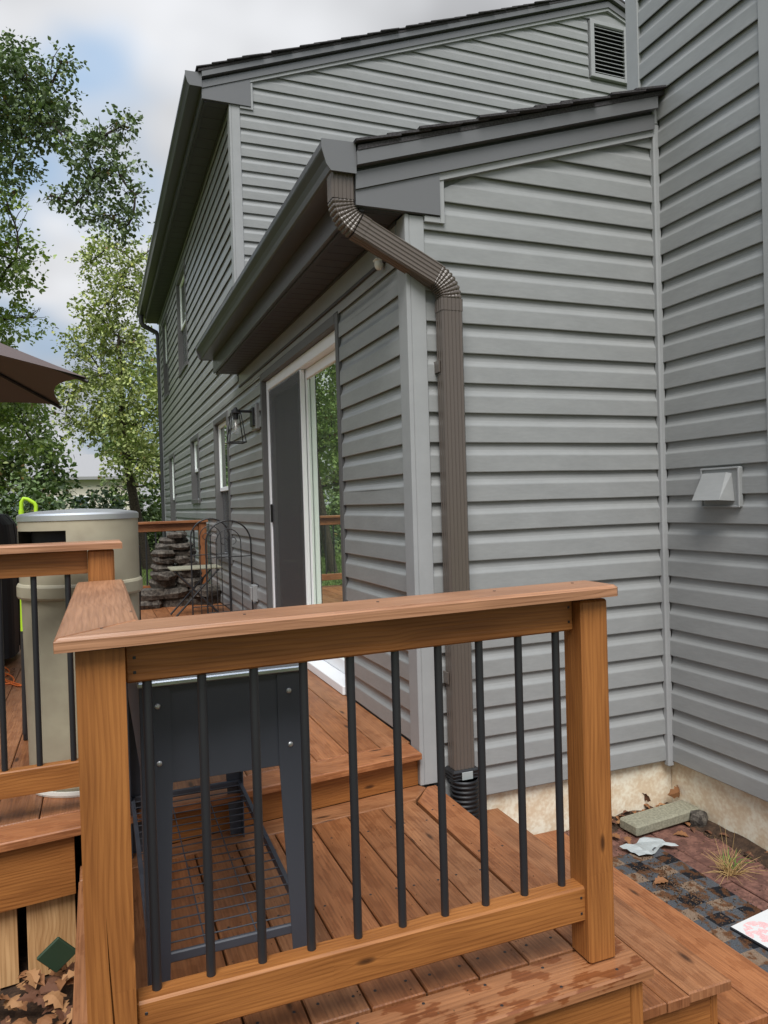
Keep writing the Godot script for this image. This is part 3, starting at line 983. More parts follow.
func build_decks() -> void:
	var along_z := Vector3(0, 0, 1)
	var along_x := Vector3(1, 0, 0)
	# upper deck
	var up := thing("deck", "upper wooden deck of long brown boards outside the sliding glass door", "deck")
	var x := -0.012
	var k := 0
	while x > -4.6:
		var a := x - 0.141
		board(up, "deck_board", [Vector2(a, -6.2), Vector2(x, -6.2), Vector2(x, nose(x) - 0.150), Vector2(a, nose(a) - 0.150)], UP_Y, 0.026, along_z, M.deck[(k * 7 + k / 3) % 4])
		x -= 0.1445
		k += 1
	for seg in [[-0.024, -2.1], [-2.104, -4.6]]:
		board(up, "edge_board", [Vector2(seg[1], nose(seg[1]) - 0.146), Vector2(seg[0], nose(seg[0]) - 0.146), Vector2(seg[0], nose(seg[0])), Vector2(seg[1], nose(seg[1]))], UP_Y, 0.027, along_x, M.deck[2] if seg[0] > -1.0 else M.deck[1], 0.004)
	board(up, "riser_board", [Vector2(-1.30, nose(-1.30) - 0.085), Vector2(-0.024, nose(-0.024) - 0.085), Vector2(-0.024, nose(-0.024) - 0.048), Vector2(-1.30, nose(-1.30) - 0.048)], UP_Y - 0.0275, UP_Y - 0.030, along_x, M.fresh, 0.002)
	board(up, "fascia_board", [Vector2(-4.6, nose(-4.6) - 0.065), Vector2(-1.345, nose(-1.345) - 0.065), Vector2(-1.345, nose(-1.345) - 0.027), Vector2(-4.6, nose(-4.6) - 0.027)], UP_Y - 0.0275, 0.20, along_x, M.fresh, 0.002)
	x = -1.35
	while x > -4.5:
		var a := x - rng.randf_range(0.142, 0.150)
		board(up, "skirt_slat", [Vector2(a, nose(a) - 0.085), Vector2(x, nose(x) - 0.085), Vector2(x, nose(x) - 0.067), Vector2(a, nose(a) - 0.067)], -0.01, 0.33, Vector3.UP, M.raw, 0.002)
		x = a - 0.028
	var g := G.new()
	g.span(Vector3(-4.55, -0.36, -6.15), Vector3(-0.1, 0.10, -0.6))
	put(up, "understructure", g, M.soil)

	# lower deck
	var lo := thing("deck", "lower wooden deck landing with damp front edge behind the black baluster railing", "deck")
	var inner := func(xx: float) -> float: return 0.122 - 0.105 * xx
	board(lo, "edge_board", [Vector2(-1.33, nose(-1.33) - 0.05), Vector2(-0.024, nose(-0.024) - 0.05), Vector2(-0.004, 0.036), Vector2(-0.093, inner.call(-0.093)), Vector2(-1.33, inner.call(-1.33))], 0.0, 0.027, along_x, M.deck[0])
	board(lo, "edge_board", [Vector2(-0.091, 0.147), Vector2(0.001, 0.0305), Vector2(0.043, 0.0305), Vector2(0.043, 0.9), Vector2(0.026, 1.2), Vector2(-0.102, 1.2)], 0.0, 0.027, along_z, M.deck[2])
	var xs := [-0.106, -0.249, -0.392, -0.535, -0.678, -0.821, -0.964, -1.107, -1.25, -1.335]
	for i in xs.size() - 1:
		var b: float = xs[i] - 0.0025
		var a: float = xs[i + 1] + 0.0025
		board(lo, "deck_board", [Vector2(a, inner.call(a) + 0.004), Vector2(b, inner.call(b) + 0.004), Vector2(b, 1.2), Vector2(a, 1.2)], 0.0, 0.027, along_z, M.deck[[0, 1, 3, 2, 0, 1, 3, 1, 0][i]])
	board(lo, "edge_board", [Vector2(-1.345, 1.211), Vector2(0.024, 1.207), Vector2(0.024, 1.345), Vector2(-1.345, 1.349)], 0.0, 0.026, along_x, M.wet, 0.005)
	board(lo, "fascia_board", [Vector2(-1.33, 1.284), Vector2(-0.032, 1.284), Vector2(-0.032, 1.322), Vector2(-1.33, 1.322)], -0.0265, 0.30, along_x, M.fresh, 0.002)
	g = wood(Vector3.UP)
	g.span(Vector3(-0.030, -0.33, 1.235), Vector3(0.008, -0.0268, 1.324), 0.003)
	put(lo, "corner_trim", g, M.fresh)
	g = wood(along_z)
	g.span(Vector3(-0.005, -0.33, 0.06), Vector3(0.030, -0.028, 1.234), 0.003)
	put(lo, "rim_board", g, M.fresh)
	g = wood(along_z)
	g.span(Vector3(-1.322, -0.33, 0.3), Vector3(-1.284, -0.028, 1.283), 0.003)
	put(lo, "rim_board", g, M.fresh)

	var sc := G.new()
	for i in xs.size() - 2:
		for z in [0.32, 0.73, 1.14]:
			for e: float in [xs[i] - 0.03, xs[i + 1] + 0.03]:
				sc.lathe(Vector3(e + rng.randf_range(-0.004, 0.004), 0.0002, z + rng.randf_range(-0.006, 0.006)), [Vector2(0.0042, 0.0), Vector2(0.0038, 0.0007), Vector2(0.0, 0.0004)], 8)
	for z in [0.25, 0.62, 1.0]:
		for e in [-0.075, 0.015]:
			sc.lathe(Vector3(e, 0.0002, z), [Vector2(0.0042, 0.0), Vector2(0.0038, 0.0007), Vector2(0.0, 0.0004)], 8)
	for i in 8:
		for z in [1.235, 1.315]:
			sc.lathe(Vector3(-1.22 + i * 0.165, 0.0002, z), [Vector2(0.0042, 0.0), Vector2(0.0038, 0.0007), Vector2(0.0, 0.0004)], 8)
	tag(put(lo, "screws", sc, M.black_metal), "", "", "", "stuff")

	# stairs down to the patio, descending away from the lower deck
	var st := thing("stair", "two low wooden steps of brown boards leading from the deck down to the brick patio", "stairs")
	board(st, "tread_board", [Vector2(0.034, 0.20), Vector2(0.112, 0.20), Vector2(0.112, 1.288), Vector2(0.034, 1.288)], -0.15, 0.027, along_z, M.deck[1])
	board(st, "tread_board", [Vector2(0.1145, 0.20), Vector2(0.187, 0.20), Vector2(0.187, 1.291), Vector2(0.1145, 1.290)], -0.15, 0.027, along_z, M.deck[1])
	board(st, "tread_board", [Vector2(0.192, 0.025), Vector2(0.338, 0.025), Vector2(0.338, 1.286), Vector2(0.192, 1.283)], -0.15, 0.027, along_z, M.deck[0], 0.004)
	board(st, "tread_board", [Vector2(0.342, 0.03), Vector2(0.492, 0.03), Vector2(0.492, 1.27), Vector2(0.342, 1.27)], -0.298, 0.03, along_z, M.deck[3], 0.005)
	board(st, "tread_board", [Vector2(0.497, 0.03), Vector2(0.645, 0.03), Vector2(0.645, 1.7), Vector2(0.497, 1.7)], -0.298, 0.03, along_z, M.deck[2], 0.005)
	for y in [0]:
		g = wood(along_z)
		g.span(Vector3(0.298, -0.329, 0.03), Vector3(0.325, -0.178, 1.25), 0.003)
		put(st, "riser_board", g, M.fresh)
		g = wood(along_x)
		g.span(Vector3(0.036, -0.329, 1.215), Vector3(0.297, -0.178, 1.252), 0.003)
		put(st, "stringer", g, M.fresh)

func rail_caps(parent: Node, poly: Array, top: float, grain: Vector3) -> void:
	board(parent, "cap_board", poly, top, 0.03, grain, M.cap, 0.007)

func baluster(parent: Node, x: float, z: float, y0: float, y1: float) -> void:
	var g := G.new()
	g.tube([Vector3(x, y0, z), Vector3(x, y1, z)], [0.0098], 14)
	put(parent, "baluster", g, M.black_metal)

func build_railings() -> void:
	var X := Vector3(1, 0, 0)
	var Z := Vector3(0, 0, 1)
	# front railing with the short return along the left edge
	var r := thing("deck_railing", "wooden deck railing with ten black balusters in front of the dark planter", "railing", Vector3.ZERO, "deck railings")
	var tilt := 0.0105
	var cy := func(x: float) -> float: return 0.962 + tilt * x        # top of cap
	var post := func(x0: float, x1: float, z0: float, z1: float, y0: float, y1: float, m: Material) -> void:
		var g := wood(Vector3.UP)
		g.span(Vector3(x0, y0, z0), Vector3(x1, y1, z1), 0.006)
		put(r, "post", g, m)
	var pg := wood(Vector3.UP)
	pg.span(Vector3(-1.289, 0.001, 1.190), Vector3(-1.199, 0.913, 1.262), 0.004)
	var crack := [Vector2(-1.252, 0.913), Vector2(-1.250, 0.40), Vector2(-1.246, 0.28), Vector2(-1.240, 0.15), Vector2(-1.236, 0.001)]
	var gap := [0.0, 0.0, 0.0013, 0.0020, 0.0024]
	for i in 4:                      # two faces parted by a drying check that opens towards the foot
		var u0: Vector2 = crack[i]
		var u1: Vector2 = crack[i + 1]
		var zf := 1.2621
		var dz := Vector3(0, 0, 0.0169)
		pg.slab([Vector3(-1.2895, u0.y, zf), Vector3(u0.x - gap[i], u0.y, zf), Vector3(u1.x - gap[i + 1], u1.y, zf), Vector3(-1.2895, u1.y, zf)], dz)
		pg.slab([Vector3(u0.x + gap[i], u0.y, zf), Vector3(-1.1985, u0.y, zf), Vector3(-1.1985, u1.y, zf), Vector3(u1.x + gap[i + 1], u1.y, zf)], dz)
	put(r, "post", pg, M.fresh)
	post.call(-0.117, -0.036, 1.196, 1.279, 0.001, 0.924, M.fresh)
	var g: G
	# sloping members are sheared a little, as the railing climbs to the right
	var bar := func(called: String, x0: float, x1: float, ya: float, yb: float, z0: float, z1: float, m: Material, ch: float, sl: float) -> void:
		var gg := wood(X)
		var c := Vector3((x0 + x1) * 0.5, (ya + yb) * 0.5 + sl * (x0 + x1) * 0.5, (z0 + z1) * 0.5)
		gg.box(c, Vector3(x1 - x0, yb - ya, z1 - z0), ch, Basis(Vector3.BACK, atan(sl)))
		put(r, called, gg, m)
	bar.call("rail", -1.198, -0.118, 0.846, 0.929, 1.205, 1.245, M.fresh, 0.004, tilt)
	bar.call("rail", -1.198, -0.105, 0.105, 0.194, 1.2085, 1.262, M.fresh, 0.005, 0.001)
	# caps: mitred at the corner post
	g = wood(X)
	var top := []
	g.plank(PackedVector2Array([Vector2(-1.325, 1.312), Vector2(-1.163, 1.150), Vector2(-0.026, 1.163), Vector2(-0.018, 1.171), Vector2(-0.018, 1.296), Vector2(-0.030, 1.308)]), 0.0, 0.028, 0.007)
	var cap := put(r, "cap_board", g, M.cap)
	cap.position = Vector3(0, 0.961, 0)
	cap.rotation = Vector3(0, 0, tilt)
	g = wood(Z)
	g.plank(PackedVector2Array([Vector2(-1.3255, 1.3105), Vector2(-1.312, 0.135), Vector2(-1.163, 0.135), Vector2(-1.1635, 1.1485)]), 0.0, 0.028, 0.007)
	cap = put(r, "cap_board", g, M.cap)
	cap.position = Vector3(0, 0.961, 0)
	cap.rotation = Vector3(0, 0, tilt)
	g = wood(Z)
	g.span(Vector3(-1.262, 0.838, 0.14), Vector3(-1.224, 0.914, 1.189), 0.004)
	put(r, "rail", g, M.fresh)
	g = wood(Z)
	g.span(Vector3(-1.262, 0.105, 0.14), Vector3(-1.224, 0.194, 1.189), 0.004)
	put(r, "rail", g, M.fresh)
	for i in 10:
		var x := -1.1563 + i * 0.1103
		baluster(r, x, 1.230, 0.1935, 0.846 + tilt * x)
	var rs := G.new()
	for p in [Vector3(-0.128, 0.168, 1.2625), Vector3(-0.128, 0.128, 1.2625), Vector3(-0.132, 0.905, 1.2455), Vector3(-0.132, 0.868, 1.2455), Vector3(-1.18, 0.168, 1.2625), Vector3(-1.18, 0.128, 1.2625), Vector3(-1.18, 0.885, 1.2455), Vector3(-1.18, 0.855, 1.2455)]:
		rs.box(p, Vector3(0.006, 0.006, 0.0012), 0.0004)
	for x in [-1.24, -0.95, -0.64, -0.33, -0.09]:
		rs.box(Vector3(x, 0.9615 + tilt * x, 1.225 + 0.02 * sin(x * 20.0)), Vector3(0.006, 0.0012, 0.006), 0.0004)
	tag(put(r, "screws", rs, M.black_metal), "", "", "", "stuff")
	for i in 9:
		baluster(r, -1.243, 0.24 + i * 0.105, 0.1935, 0.839)

	# railing of the upper deck in front of the beige bin
	r = thing("deck_railing", "wooden railing with black balusters standing in front of the tall beige bin", "railing", Vector3.ZERO, "deck railings")
	var s := func(x: float) -> float: return 0.075 - 0.03 * (x + 1.2)     # centre line
	g = wood(Vector3.UP)
	g.span(Vector3(-1.275, UP_Y + 0.001, 0.035), Vector3(-1.19, 1.052, 0.120), 0.006)
	put(r, "post", g, M.fresh)
	g = wood(Vector3.UP)
	g.span(Vector3(-2.905, UP_Y + 0.001, 0.085), Vector3(-2.82, 1.052, 0.17), 0.006)
	put(r, "post", g, M.fresh)
	g = wood(X)
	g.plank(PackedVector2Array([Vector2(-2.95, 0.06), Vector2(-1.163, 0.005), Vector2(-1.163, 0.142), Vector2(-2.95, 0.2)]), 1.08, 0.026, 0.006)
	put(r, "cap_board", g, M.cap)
	for yy in [[0.972, 1.053], [0.245, 0.332]]:
		g = wood(X)
		g.plank(PackedVector2Array([Vector2(-2.819, 0.105), Vector2(-1.276, 0.055), Vector2(-1.276, 0.095), Vector2(-2.819, 0.145)]), yy[1], yy[1] - yy[0], 0.004)
		put(r, "rail", g, M.fresh)
	for i in 14:
		var x := -1.341 - i * 0.1055
		baluster(r, x, 0.076 - 0.0324 * (x + 1.28), 0.332, 0.973)

	# railing at the far end of the upper deck
	r = thing("deck_railing", "far deck railing behind the stacked stones with the lawn beyond", "railing", Vector3.ZERO, "deck railings")
	for x in [-0.135, -1.9, -3.7]:
		g = wood(Vector3.UP)
		g.span(Vector3(x, UP_Y + 0.001, -6.06), Vector3(x + 0.089, 1.020, -5.971), 0.005)
		put(r, "post", g, M.deck[1])  # browner than the other railings: the shade there is put into the colour
	g = wood(X)
	g.plank(PackedVector2Array([Vector2(-3.75, -6.09), Vector2(-0.03, -6.09), Vector2(-0.03, -5.95), Vector2(-3.75, -5.95)]), 1.048, 0.027, 0.005)
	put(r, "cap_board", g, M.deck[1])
	for seg in [[-1.81, -0.136], [-3.61, -1.901]]:
		for yy in [[0.93, 1.0205], [0.24, 0.32]]:
			g = wood(X)
			g.span(Vector3(seg[0], yy[0], -6.035), Vector3(seg[1], yy[1], -5.995), 0.004)
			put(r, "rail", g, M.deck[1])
	for i in 15:
		g = G.new()
		g.tube([Vector3(-0.19 - i * 0.107, 0.32, -6.015), Vector3(-0.19 - i * 0.107, 0.931, -6.015)], [0.0098], 8)
		put(r, "baluster", g, M.black_metal)

# ------------------------------------------------------------------ things on the decks
func build_planter() -> void:
	var t := thing("raised_planter", "dark grey metal raised planter on tall legs with wire shelf behind the railing", "planter", Vector3(-0.975, 0, 0.59))
	var hx := 0.188
	var z1 := 0.485
	var z0 := -0.45
	var yb := 0.558
	var yt := 0.782
	var panel := func(a: Vector3, b: Vector3) -> void:
		var g := G.new()
		g.span(a, b, 0.002)
		put(t, "panel", g, M.planter)
	panel.call(Vector3(-hx, yb, z1 - 0.004), Vector3(hx, yt, z1))
	panel.call(Vector3(-hx, yb, z0), Vector3(hx, yt, z0 + 0.004))
	panel.call(Vector3(-hx, yb, z0 + 0.0045), Vector3(-hx + 0.004, yt, z1 - 0.0045))
	panel.call(Vector3(hx - 0.004, yb, z0 + 0.0045), Vector3(hx, yt, z1 - 0.0045))
	var g := G.new()
	g.span(Vector3(-hx + 0.0045, yb + 0.01, z0 + 0.0045), Vector3(hx - 0.0045, yb + 0.014, z1 - 0.0045))
	put(t, "floor", g, M.planter)
	g = G.new()
	g.span(Vector3(-hx + 0.005, yb + 0.0145, z0 + 0.005), Vector3(hx - 0.005, yt - 0.05, z1 - 0.005))
	put(t, "soil", g, M.soil)
	g = G.new()       # folded zinc-grey rim
	g.span(Vector3(-hx - 0.006, yt, z1 - 0.03), Vector3(hx + 0.006, yt + 0.013, z1 + 0.007), 0.003)
	g.span(Vector3(-hx - 0.006, yt, z0 - 0.007), Vector3(hx + 0.006, yt + 0.013, z0 + 0.03), 0.003)
	g.span(Vector3(-hx - 0.006, yt, z0 + 0.03), Vector3(-hx + 0.03, yt + 0.013, z1 - 0.03), 0.003)
	g.span(Vector3(hx - 0.03, yt, z0 + 0.03), Vector3(hx + 0.006, yt + 0.013, z1 - 0.03), 0.003)
	put(t, "rim", g, M.zinc)
	for sx: float in [-1.0, 1.0]:
		for sz in [0, 1]:
			g = G.new()
			var z := z1 + 0.0005 if sz == 1 else z0 - 0.0035
			var w := 0.066
			var xo := sx * (hx + 0.002)
			# tapering angle: one flange on the front, one on the side
			g.slab([Vector3(xo, 0.001, z), Vector3(xo - sx * 0.042, 0.001, z), Vector3(xo - sx * w, yb, z), Vector3(xo - sx * w, yt - 0.001, z), Vector3(xo, yt - 0.001, z)], Vector3(0, 0, 0.003))
			var x := hx + 0.0002 if sx > 0 else -hx - 0.0032
			var d := -1.0 if sz == 1 else 1.0
			g.slab([Vector3(x, 0.001, z + 0.0015), Vector3(x, 0.001, z + d * 0.042), Vector3(x, yb, z + d * w), Vector3(x, yt - 0.001, z + d * w), Vector3(x, yt - 0.001, z + 0.0015)], Vector3(0.003, 0, 0))
			var leg := put(t, "leg", g, M.planter)
			for by in [0.738, 0.608]:
				var b := G.new()
				b.lathe(Vector3.ZERO, [Vector2(0.0065, 0.0), Vector2(0.006, 0.003), Vector2(0.0035, 0.0048), Vector2(0.0, 0.005)], 12)
				var bolt := put(leg, "bolt", b, M.steel)
				bolt.position = Vector3(sx * (hx - 0.036), by, z + (0.003 if sz == 1 else 0.0))
				bolt.rotation = Vector3(PI / 2 if sz == 1 else -PI / 2, 0, 0)
	# wire shelf
	var y0 := 0.145
	var shelf := group_of(t, "wire_shelf")
	for seg in [[Vector3(-hx, y0, z1 - 0.012), Vector3(hx, y0 + 0.024, z1 + 0.0)], [Vector3(-hx, y0 + 0.03, z0 + 0.0), Vector3(hx, y0 + 0.054, z0 + 0.012)]]:
		g = G.new()
		g.span(seg[0], seg[1], 0.003)
		put(shelf, "frame_bar", g, M.planter)
	for sx: float in [-1.0, 1.0]:
		g = G.new()
		g.slab([Vector3(sx * hx, y0, z1 - 0.013), Vector3(sx * hx, y0 + 0.024, z1 - 0.013), Vector3(sx * hx, y0 + 0.054, z0 + 0.013), Vector3(sx * hx, y0 + 0.03, z0 + 0.013)], Vector3(-sx * 0.012, 0, 0))
		put(shelf, "frame_bar", g, M.planter)
	for i in 19:
		var f := (i + 1) / 20.0
		var z := lerpf(z1, z0, f)
		var y := y0 + 0.02 + 0.03 * f
		g = G.new()
		g.tube([Vector3(-hx + 0.011, y, z), Vector3(hx - 0.011, y, z)], [0.0019], 6)
		put(shelf, "wire", g, M.planter)
	for x in [-0.06, 0.06]:
		g = G.new()
		g.tube([Vector3(x, y0 + 0.017, z1 - 0.012), Vector3(x, y0 + 0.047, z0 + 0.012)], [0.0019], 6)
		put(shelf, "wire", g, M.planter)

func build_bin() -> void:
	var t := thing("litter_bin", "tall beige plastic barrel bin with silver lid and black slot behind the railing", "bin", Vector3(-1.305, UP_Y, -0.275))
	var g := G.new()
	g.lathe(Vector3.ZERO, [Vector2(0.0, 0.02), Vector2(0.196, 0.02), Vector2(0.203, 0.03), Vector2(0.212, 0.72)], 64)
	put(t, "body", g, M.bin)
	g = G.new()
	g.lathe(Vector3.ZERO, [Vector2(0.2121, 0.714), Vector2(0.223, 0.717), Vector2(0.2265, 0.725), Vector2(0.2265, 0.762), Vector2(0.222, 0.770), Vector2(0.2165, 0.773)], 64)
	put(t, "band", g, M.bin)
	# upper drum with a slot: the slot is a real opening between two angles
	var r := 0.216
	var y0 := 0.773
	var y1 := 1.003
	var s0 := 0.910
	var s1 := 0.968
	g = G.new()
	var inner := G.new()
	var n := 96
	for k in n:
		var a := TAU * k / n
		var b := TAU * (k + 1) / n
		var mid := rad_to_deg((a + b) * 0.5)
		var open := mid > 101.0 and mid < 168.0
		var ca := Vector3(cos(a), 0, sin(a))
		var cb := Vector3(cos(b), 0, sin(b))
		for q in ([[y0, s0], [s1, y1]] if open else [[y0, s0], [s0, s1], [s1, y1]]):
			g.smooth(ca * r + Vector3.UP * q[0], cb * r + Vector3.UP * q[0], cb * r + Vector3.UP * q[1], ca * r + Vector3.UP * q[1], ca, cb, cb, ca)
		if open:
			for q in [s0, s1]:
				g.flat(ca * r + Vector3.UP * q, cb * r + Vector3.UP * q, cb * (r - 0.012) + Vector3.UP * q, ca * (r - 0.012) + Vector3.UP * q, Vector3.UP if q == s0 else Vector3.DOWN)
		inner.smooth(ca * 0.17 + Vector3.UP * (s0 - 0.1), cb * 0.17 + Vector3.UP * (s0 - 0.1), cb * 0.17 + Vector3.UP * (y1 - 0.002), ca * 0.17 + Vector3.UP * (y1 - 0.002), ca, cb, cb, ca)
	put(t, "drum", g, M.bin)
	put(t, "liner", inner, M.cover)
	g = G.new()
	g.lathe(Vector3.ZERO, [Vector2(0.214, y1), Vector2(0.2195, y1 + 0.001), Vector2(0.2195, y1 + 0.020), Vector2(0.212, y1 + 0.027), Vector2(0.15, y1 + 0.037), Vector2(0.0, y1 + 0.044)], 64)
	put(t, "lid", g, M.steel)
	g = G.new()
	g.lathe(Vector3.ZERO, [Vector2(0.0, 0.001), Vector2(0.208, 0.001), Vector2(0.210, 0.008), Vector2(0.208, 0.0195), Vector2(0.197, 0.0195)], 48)
	put(t, "base", g, M.plastic_white)

func rock(g: G, c: Vector3, s: Vector3, seed_: int) -> void:
	var r := RandomNumberGenerator.new()
	r.seed = seed_
	var n := 9
	var lo := []
	var mi := []
	var hi := []
	for k in n:
		var a := TAU * k / n + r.randf_range(-0.2, 0.2)
		var q := r.randf_range(0.8, 1.12)
		var e := Vector3(cos(a) * s.x * q, 0, sin(a) * s.z * q)
		lo.append(c + e * r.randf_range(0.82, 0.97) - Vector3.UP * s.y)
		mi.append(c + e + Vector3.UP * r.randf_range(-0.4, 0.4) * s.y)
		hi.append(c + e * r.randf_range(0.8, 0.95) + Vector3.UP * s.y * r.randf_range(0.75, 1.0))
	var top := c + Vector3.UP * s.y
	var bot := c - Vector3.UP * s.y
	for k in n:
		var j := (k + 1) % n
		g.quad(lo[k], lo[j], mi[j], mi[k], c)
		g.quad(mi[k], mi[j], hi[j], hi[k], c)
		g.tri(hi[k], hi[j], top, c)
		g.tri(lo[k], lo[j], bot, c)

func build_far_things() -> void:
	# stacked slate fountain
	var t := thing("stone_stack", "stack of flat weathered slate stones standing on the deck near the far railing", "stones", Vector3(-0.47, UP_Y, -5.35))
	var y := 0.0
	for k in 10:
		var hgt: float = [0.05, 0.055, 0.05, 0.045, 0.04, 0.04, 0.035, 0.035, 0.03, 0.03][k]
		var n := 3 if k < 2 else 2
		if k > 7: n = 1
		for i in n:
			var g := G.new()
			var w: float = [0.36, 0.36, 0.30, 0.28, 0.26, 0.25, 0.24, 0.23, 0.2, 0.15][k]
			var x := 0.0 if n == 1 else (i - (n - 1) * 0.5) * w * 1.05
			rock(g, Vector3(x * 0.8 + rng.randf_range(-0.03, 0.03), y + hgt, rng.randf_range(-0.05, 0.05)), Vector3(w * (0.85 if n == 1 else 0.55), hgt, 0.19 + rng.randf_range(-0.03, 0.03)), 700 + k * 5 + i)
			put(t, "stone", g, M.slate)
		y += hgt * 1.92
	# folding chair
	t = thing("folding_chair", "small folding metal chair with pale slatted seat beside the stacked stones", "chair", Vector3(-0.38, UP_Y, -4.45))
	for i in 6:
		var g := wood(Vector3(1, 0, 0))
		g.span(Vector3(-0.235, 0.458, -0.19 + i * 0.065), Vector3(0.235, 0.474, -0.138 + i * 0.065), 0.003)
		put(t, "seat_slat", g, M.paver)
	for sz: float in [-0.17, 0.17]:
		var g := G.new()
		g.tube([Vector3(-0.22, 0.0085, sz), Vector3(0.2, 0.45, sz)], [0.009], 8)
		put(t, "leg", g, M.black_metal)
		g = G.new()
		g.tube([Vector3(0.22, 0.0085, sz * 0.92), Vector3(-0.2, 0.45, sz * 0.92)], [0.009], 8)
		put(t, "leg", g, M.black_metal)
	for x in [-0.2, 0.2]:
		var g := G.new()
		g.tube([Vector3(x, 0.446, -0.19), Vector3(x, 0.446, 0.19)], [0.009], 8)
		put(t, "rail", g, M.black_metal)
	# arched wire fence panels
	var spec := [[-0.405, -0.03, -3.42, 0.925, "taller black arched wire garden panel leaning beside the grey wall"], [-0.475, -0.135, -3.86, 0.94, "black arched wire garden panel next to the folding chair"]]
	for s in spec:
		t = thing("garden_arch_panel", s[4], "garden panel", Vector3((s[0] + s[1]) * 0.5, UP_Y, s[2]), "arched wire panels on the upper deck")
		var hw: float = (s[1] - s[0]) * 0.5
		var hgt: float = s[3]
		for q in [1.0, 0.55]:
			var pts := [Vector3(-hw * q, 0.002, 0), Vector3(-hw * q, hgt - hw, 0)]
			for i in range(1, 16):
				var a := PI - PI * i / 16.0
				pts.append(Vector3(cos(a) * hw * q, hgt - hw + sin(a) * hw * (1.0 if q == 1.0 else 0.62), 0))
			pts.append(Vector3(hw * q, hgt - hw, 0)); pts.append(Vector3(hw * q, 0.002, 0))
			var g := G.new()
			g.tube(pts, [0.0068 if q == 1.0 else 0.004], 8)
			put(t, "arch", g, M.black_metal)
		for yy in [0.16, 0.62]:
			var g := G.new()
			g.tube([Vector3(-hw, yy, 0), Vector3(hw, yy, 0)], [0.005], 6)
			put(t, "cross_bar", g, M.black_metal)
		var g := G.new()
		g.tube([Vector3(0, 0.002, 0), Vector3(0, hgt - hw * 0.7, 0)], [0.005], 6)
		put(t, "upright", g, M.black_metal)
		g = G.new()
		for sx: float in [-1.0, 1.0]:
			var pts := []
			for i in 9:
				var a := i / 8.0 * TAU * 0.75
				pts.append(Vector3(sx * (0.035 - 0.03 * cos(a)), hgt - hw * 0.7 - 0.04 + 0.03 * sin(a), 0.0))
			g.tube(pts, [0.0035], 6)
		put(t, "scroll", g, M.black_metal)
	# lantern
	t = thing("wall_lantern", "black cage wall lantern with bare bulb beside the sliding glass door", "lamp", Vector3(-0.018, 1.905, -3.09))
	var g := G.new()
	g.span(Vector3(-0.024, -0.105, -0.10), Vector3(0.017, 0.105, 0.10), 0.008)
	put(t, "mounting_block", g, M.siding)
	g = G.new()
	g.span(Vector3(-0.042, -0.075, -0.055), Vector3(-0.0245, 0.075, 0.055), 0.006)
	put(t, "back_plate", g, M.black_metal)
	g = G.new()
	g.tube([Vector3(-0.042, 0.045, 0), Vector3(-0.165, 0.045, 0)], [0.011], 10)
	put(t, "arm", g, M.black_metal)
	g = G.new()
	g.lathe(Vector3(-0.165, 0.0, 0), [Vector2(0.0, 0.075), Vector2(0.014, 0.075), Vector2(0.016, 0.062), Vector2(0.034, 0.055), Vector2(0.036, 0.03), Vector2(0.022, 0.026), Vector2(0.022, -0.02), Vector2(0.0, -0.02)], 20)
	put(t, "cap", g, M.black_metal)
	var ct := 0.034
	var cb := 0.066
	for sx: float in [-1.0, 1.0]:
		for sz: float in [-1.0, 1.0]:
			g = G.new()
			g.tube([Vector3(-0.165 + sx * ct, 0.03, sz * ct), Vector3(-0.165 + sx * cb, -0.205, sz * cb)], [0.0045], 6)
			put(t, "cage_bar", g, M.black_metal)
	for k in 2:
		var e: float = [ct, cb][k]
		var yy: float = [0.03, -0.205][k]
		g = G.new()
		for i in 4:
			var c := [Vector3(-e, 0, -e), Vector3(e, 0, -e), Vector3(e, 0, e), Vector3(-e, 0, e)]
			g.tube([Vector3(-0.165, yy, 0) + c[i], Vector3(-0.165, yy, 0) + c[(i + 1) % 4]], [0.0055], 6)
		put(t, "cage_ring", g, M.black_metal)
	g = G.new()
	g.lathe(Vector3(-0.165, -0.02, 0), [Vector2(0.0, -0.118), Vector2(0.018, -0.113), Vector2(0.029, -0.096), Vector2(0.031, -0.078), Vector2(0.025, -0.052), Vector2(0.015, -0.030), Vector2(0.0135, -0.001)], 20)
	put(t, "bulb", g, M.clear)
	g = G.new()
	g.lathe(Vector3(-0.165, -0.02, 0), [Vector2(0.0, -0.085), Vector2(0.006, -0.082), Vector2(0.006, -0.03), Vector2(0.004, -0.001)], 10)
	put(t, "stem", g, M.plastic_white)
	# dryer vent on the chase
	t = thing("dryer_vent", "grey hooded dryer vent cover mounted on the siding", "vent", Vector3(CHASE_X - 0.017, 1.21, 0.374))
	g = G.new()
	g.span(Vector3(-0.012, -0.088, -0.105), Vector3(0.010, 0.085, 0.105), 0.004)
	put(t, "flange", g, M.siding)
	for e in [[Vector3(-0.018, 0.077, -0.105), Vector3(-0.0125, 0.085, 0.105)], [Vector3(-0.018, -0.088, -0.105), Vector3(-0.0125, -0.080, 0.105)], [Vector3(-0.018, -0.0795, -0.105), Vector3(-0.0125, 0.0765, -0.097)], [Vector3(-0.018, -0.0795, 0.097), Vector3(-0.0125, 0.0765, 0.105)]]:
		g = G.new()
		g.span(e[0], e[1], 0.001)
		put(t, "lip", g, M.trim)
	g = G.new()
	var a0 := Vector3(-0.013, 0.058, -0.082)
	var a1 := Vector3(-0.013, 0.058, 0.066)
	var f0 := Vector3(-0.034, 0.062, -0.075)
	var f1 := Vector3(-0.034, 0.062, 0.055)
	var b0 := Vector3(-0.092, -0.055, -0.082)
	var b1 := Vector3(-0.092, -0.055, 0.070)
	var c0 := Vector3(-0.013, -0.060, -0.088)
	var c1 := Vector3(-0.013, -0.060, 0.078)
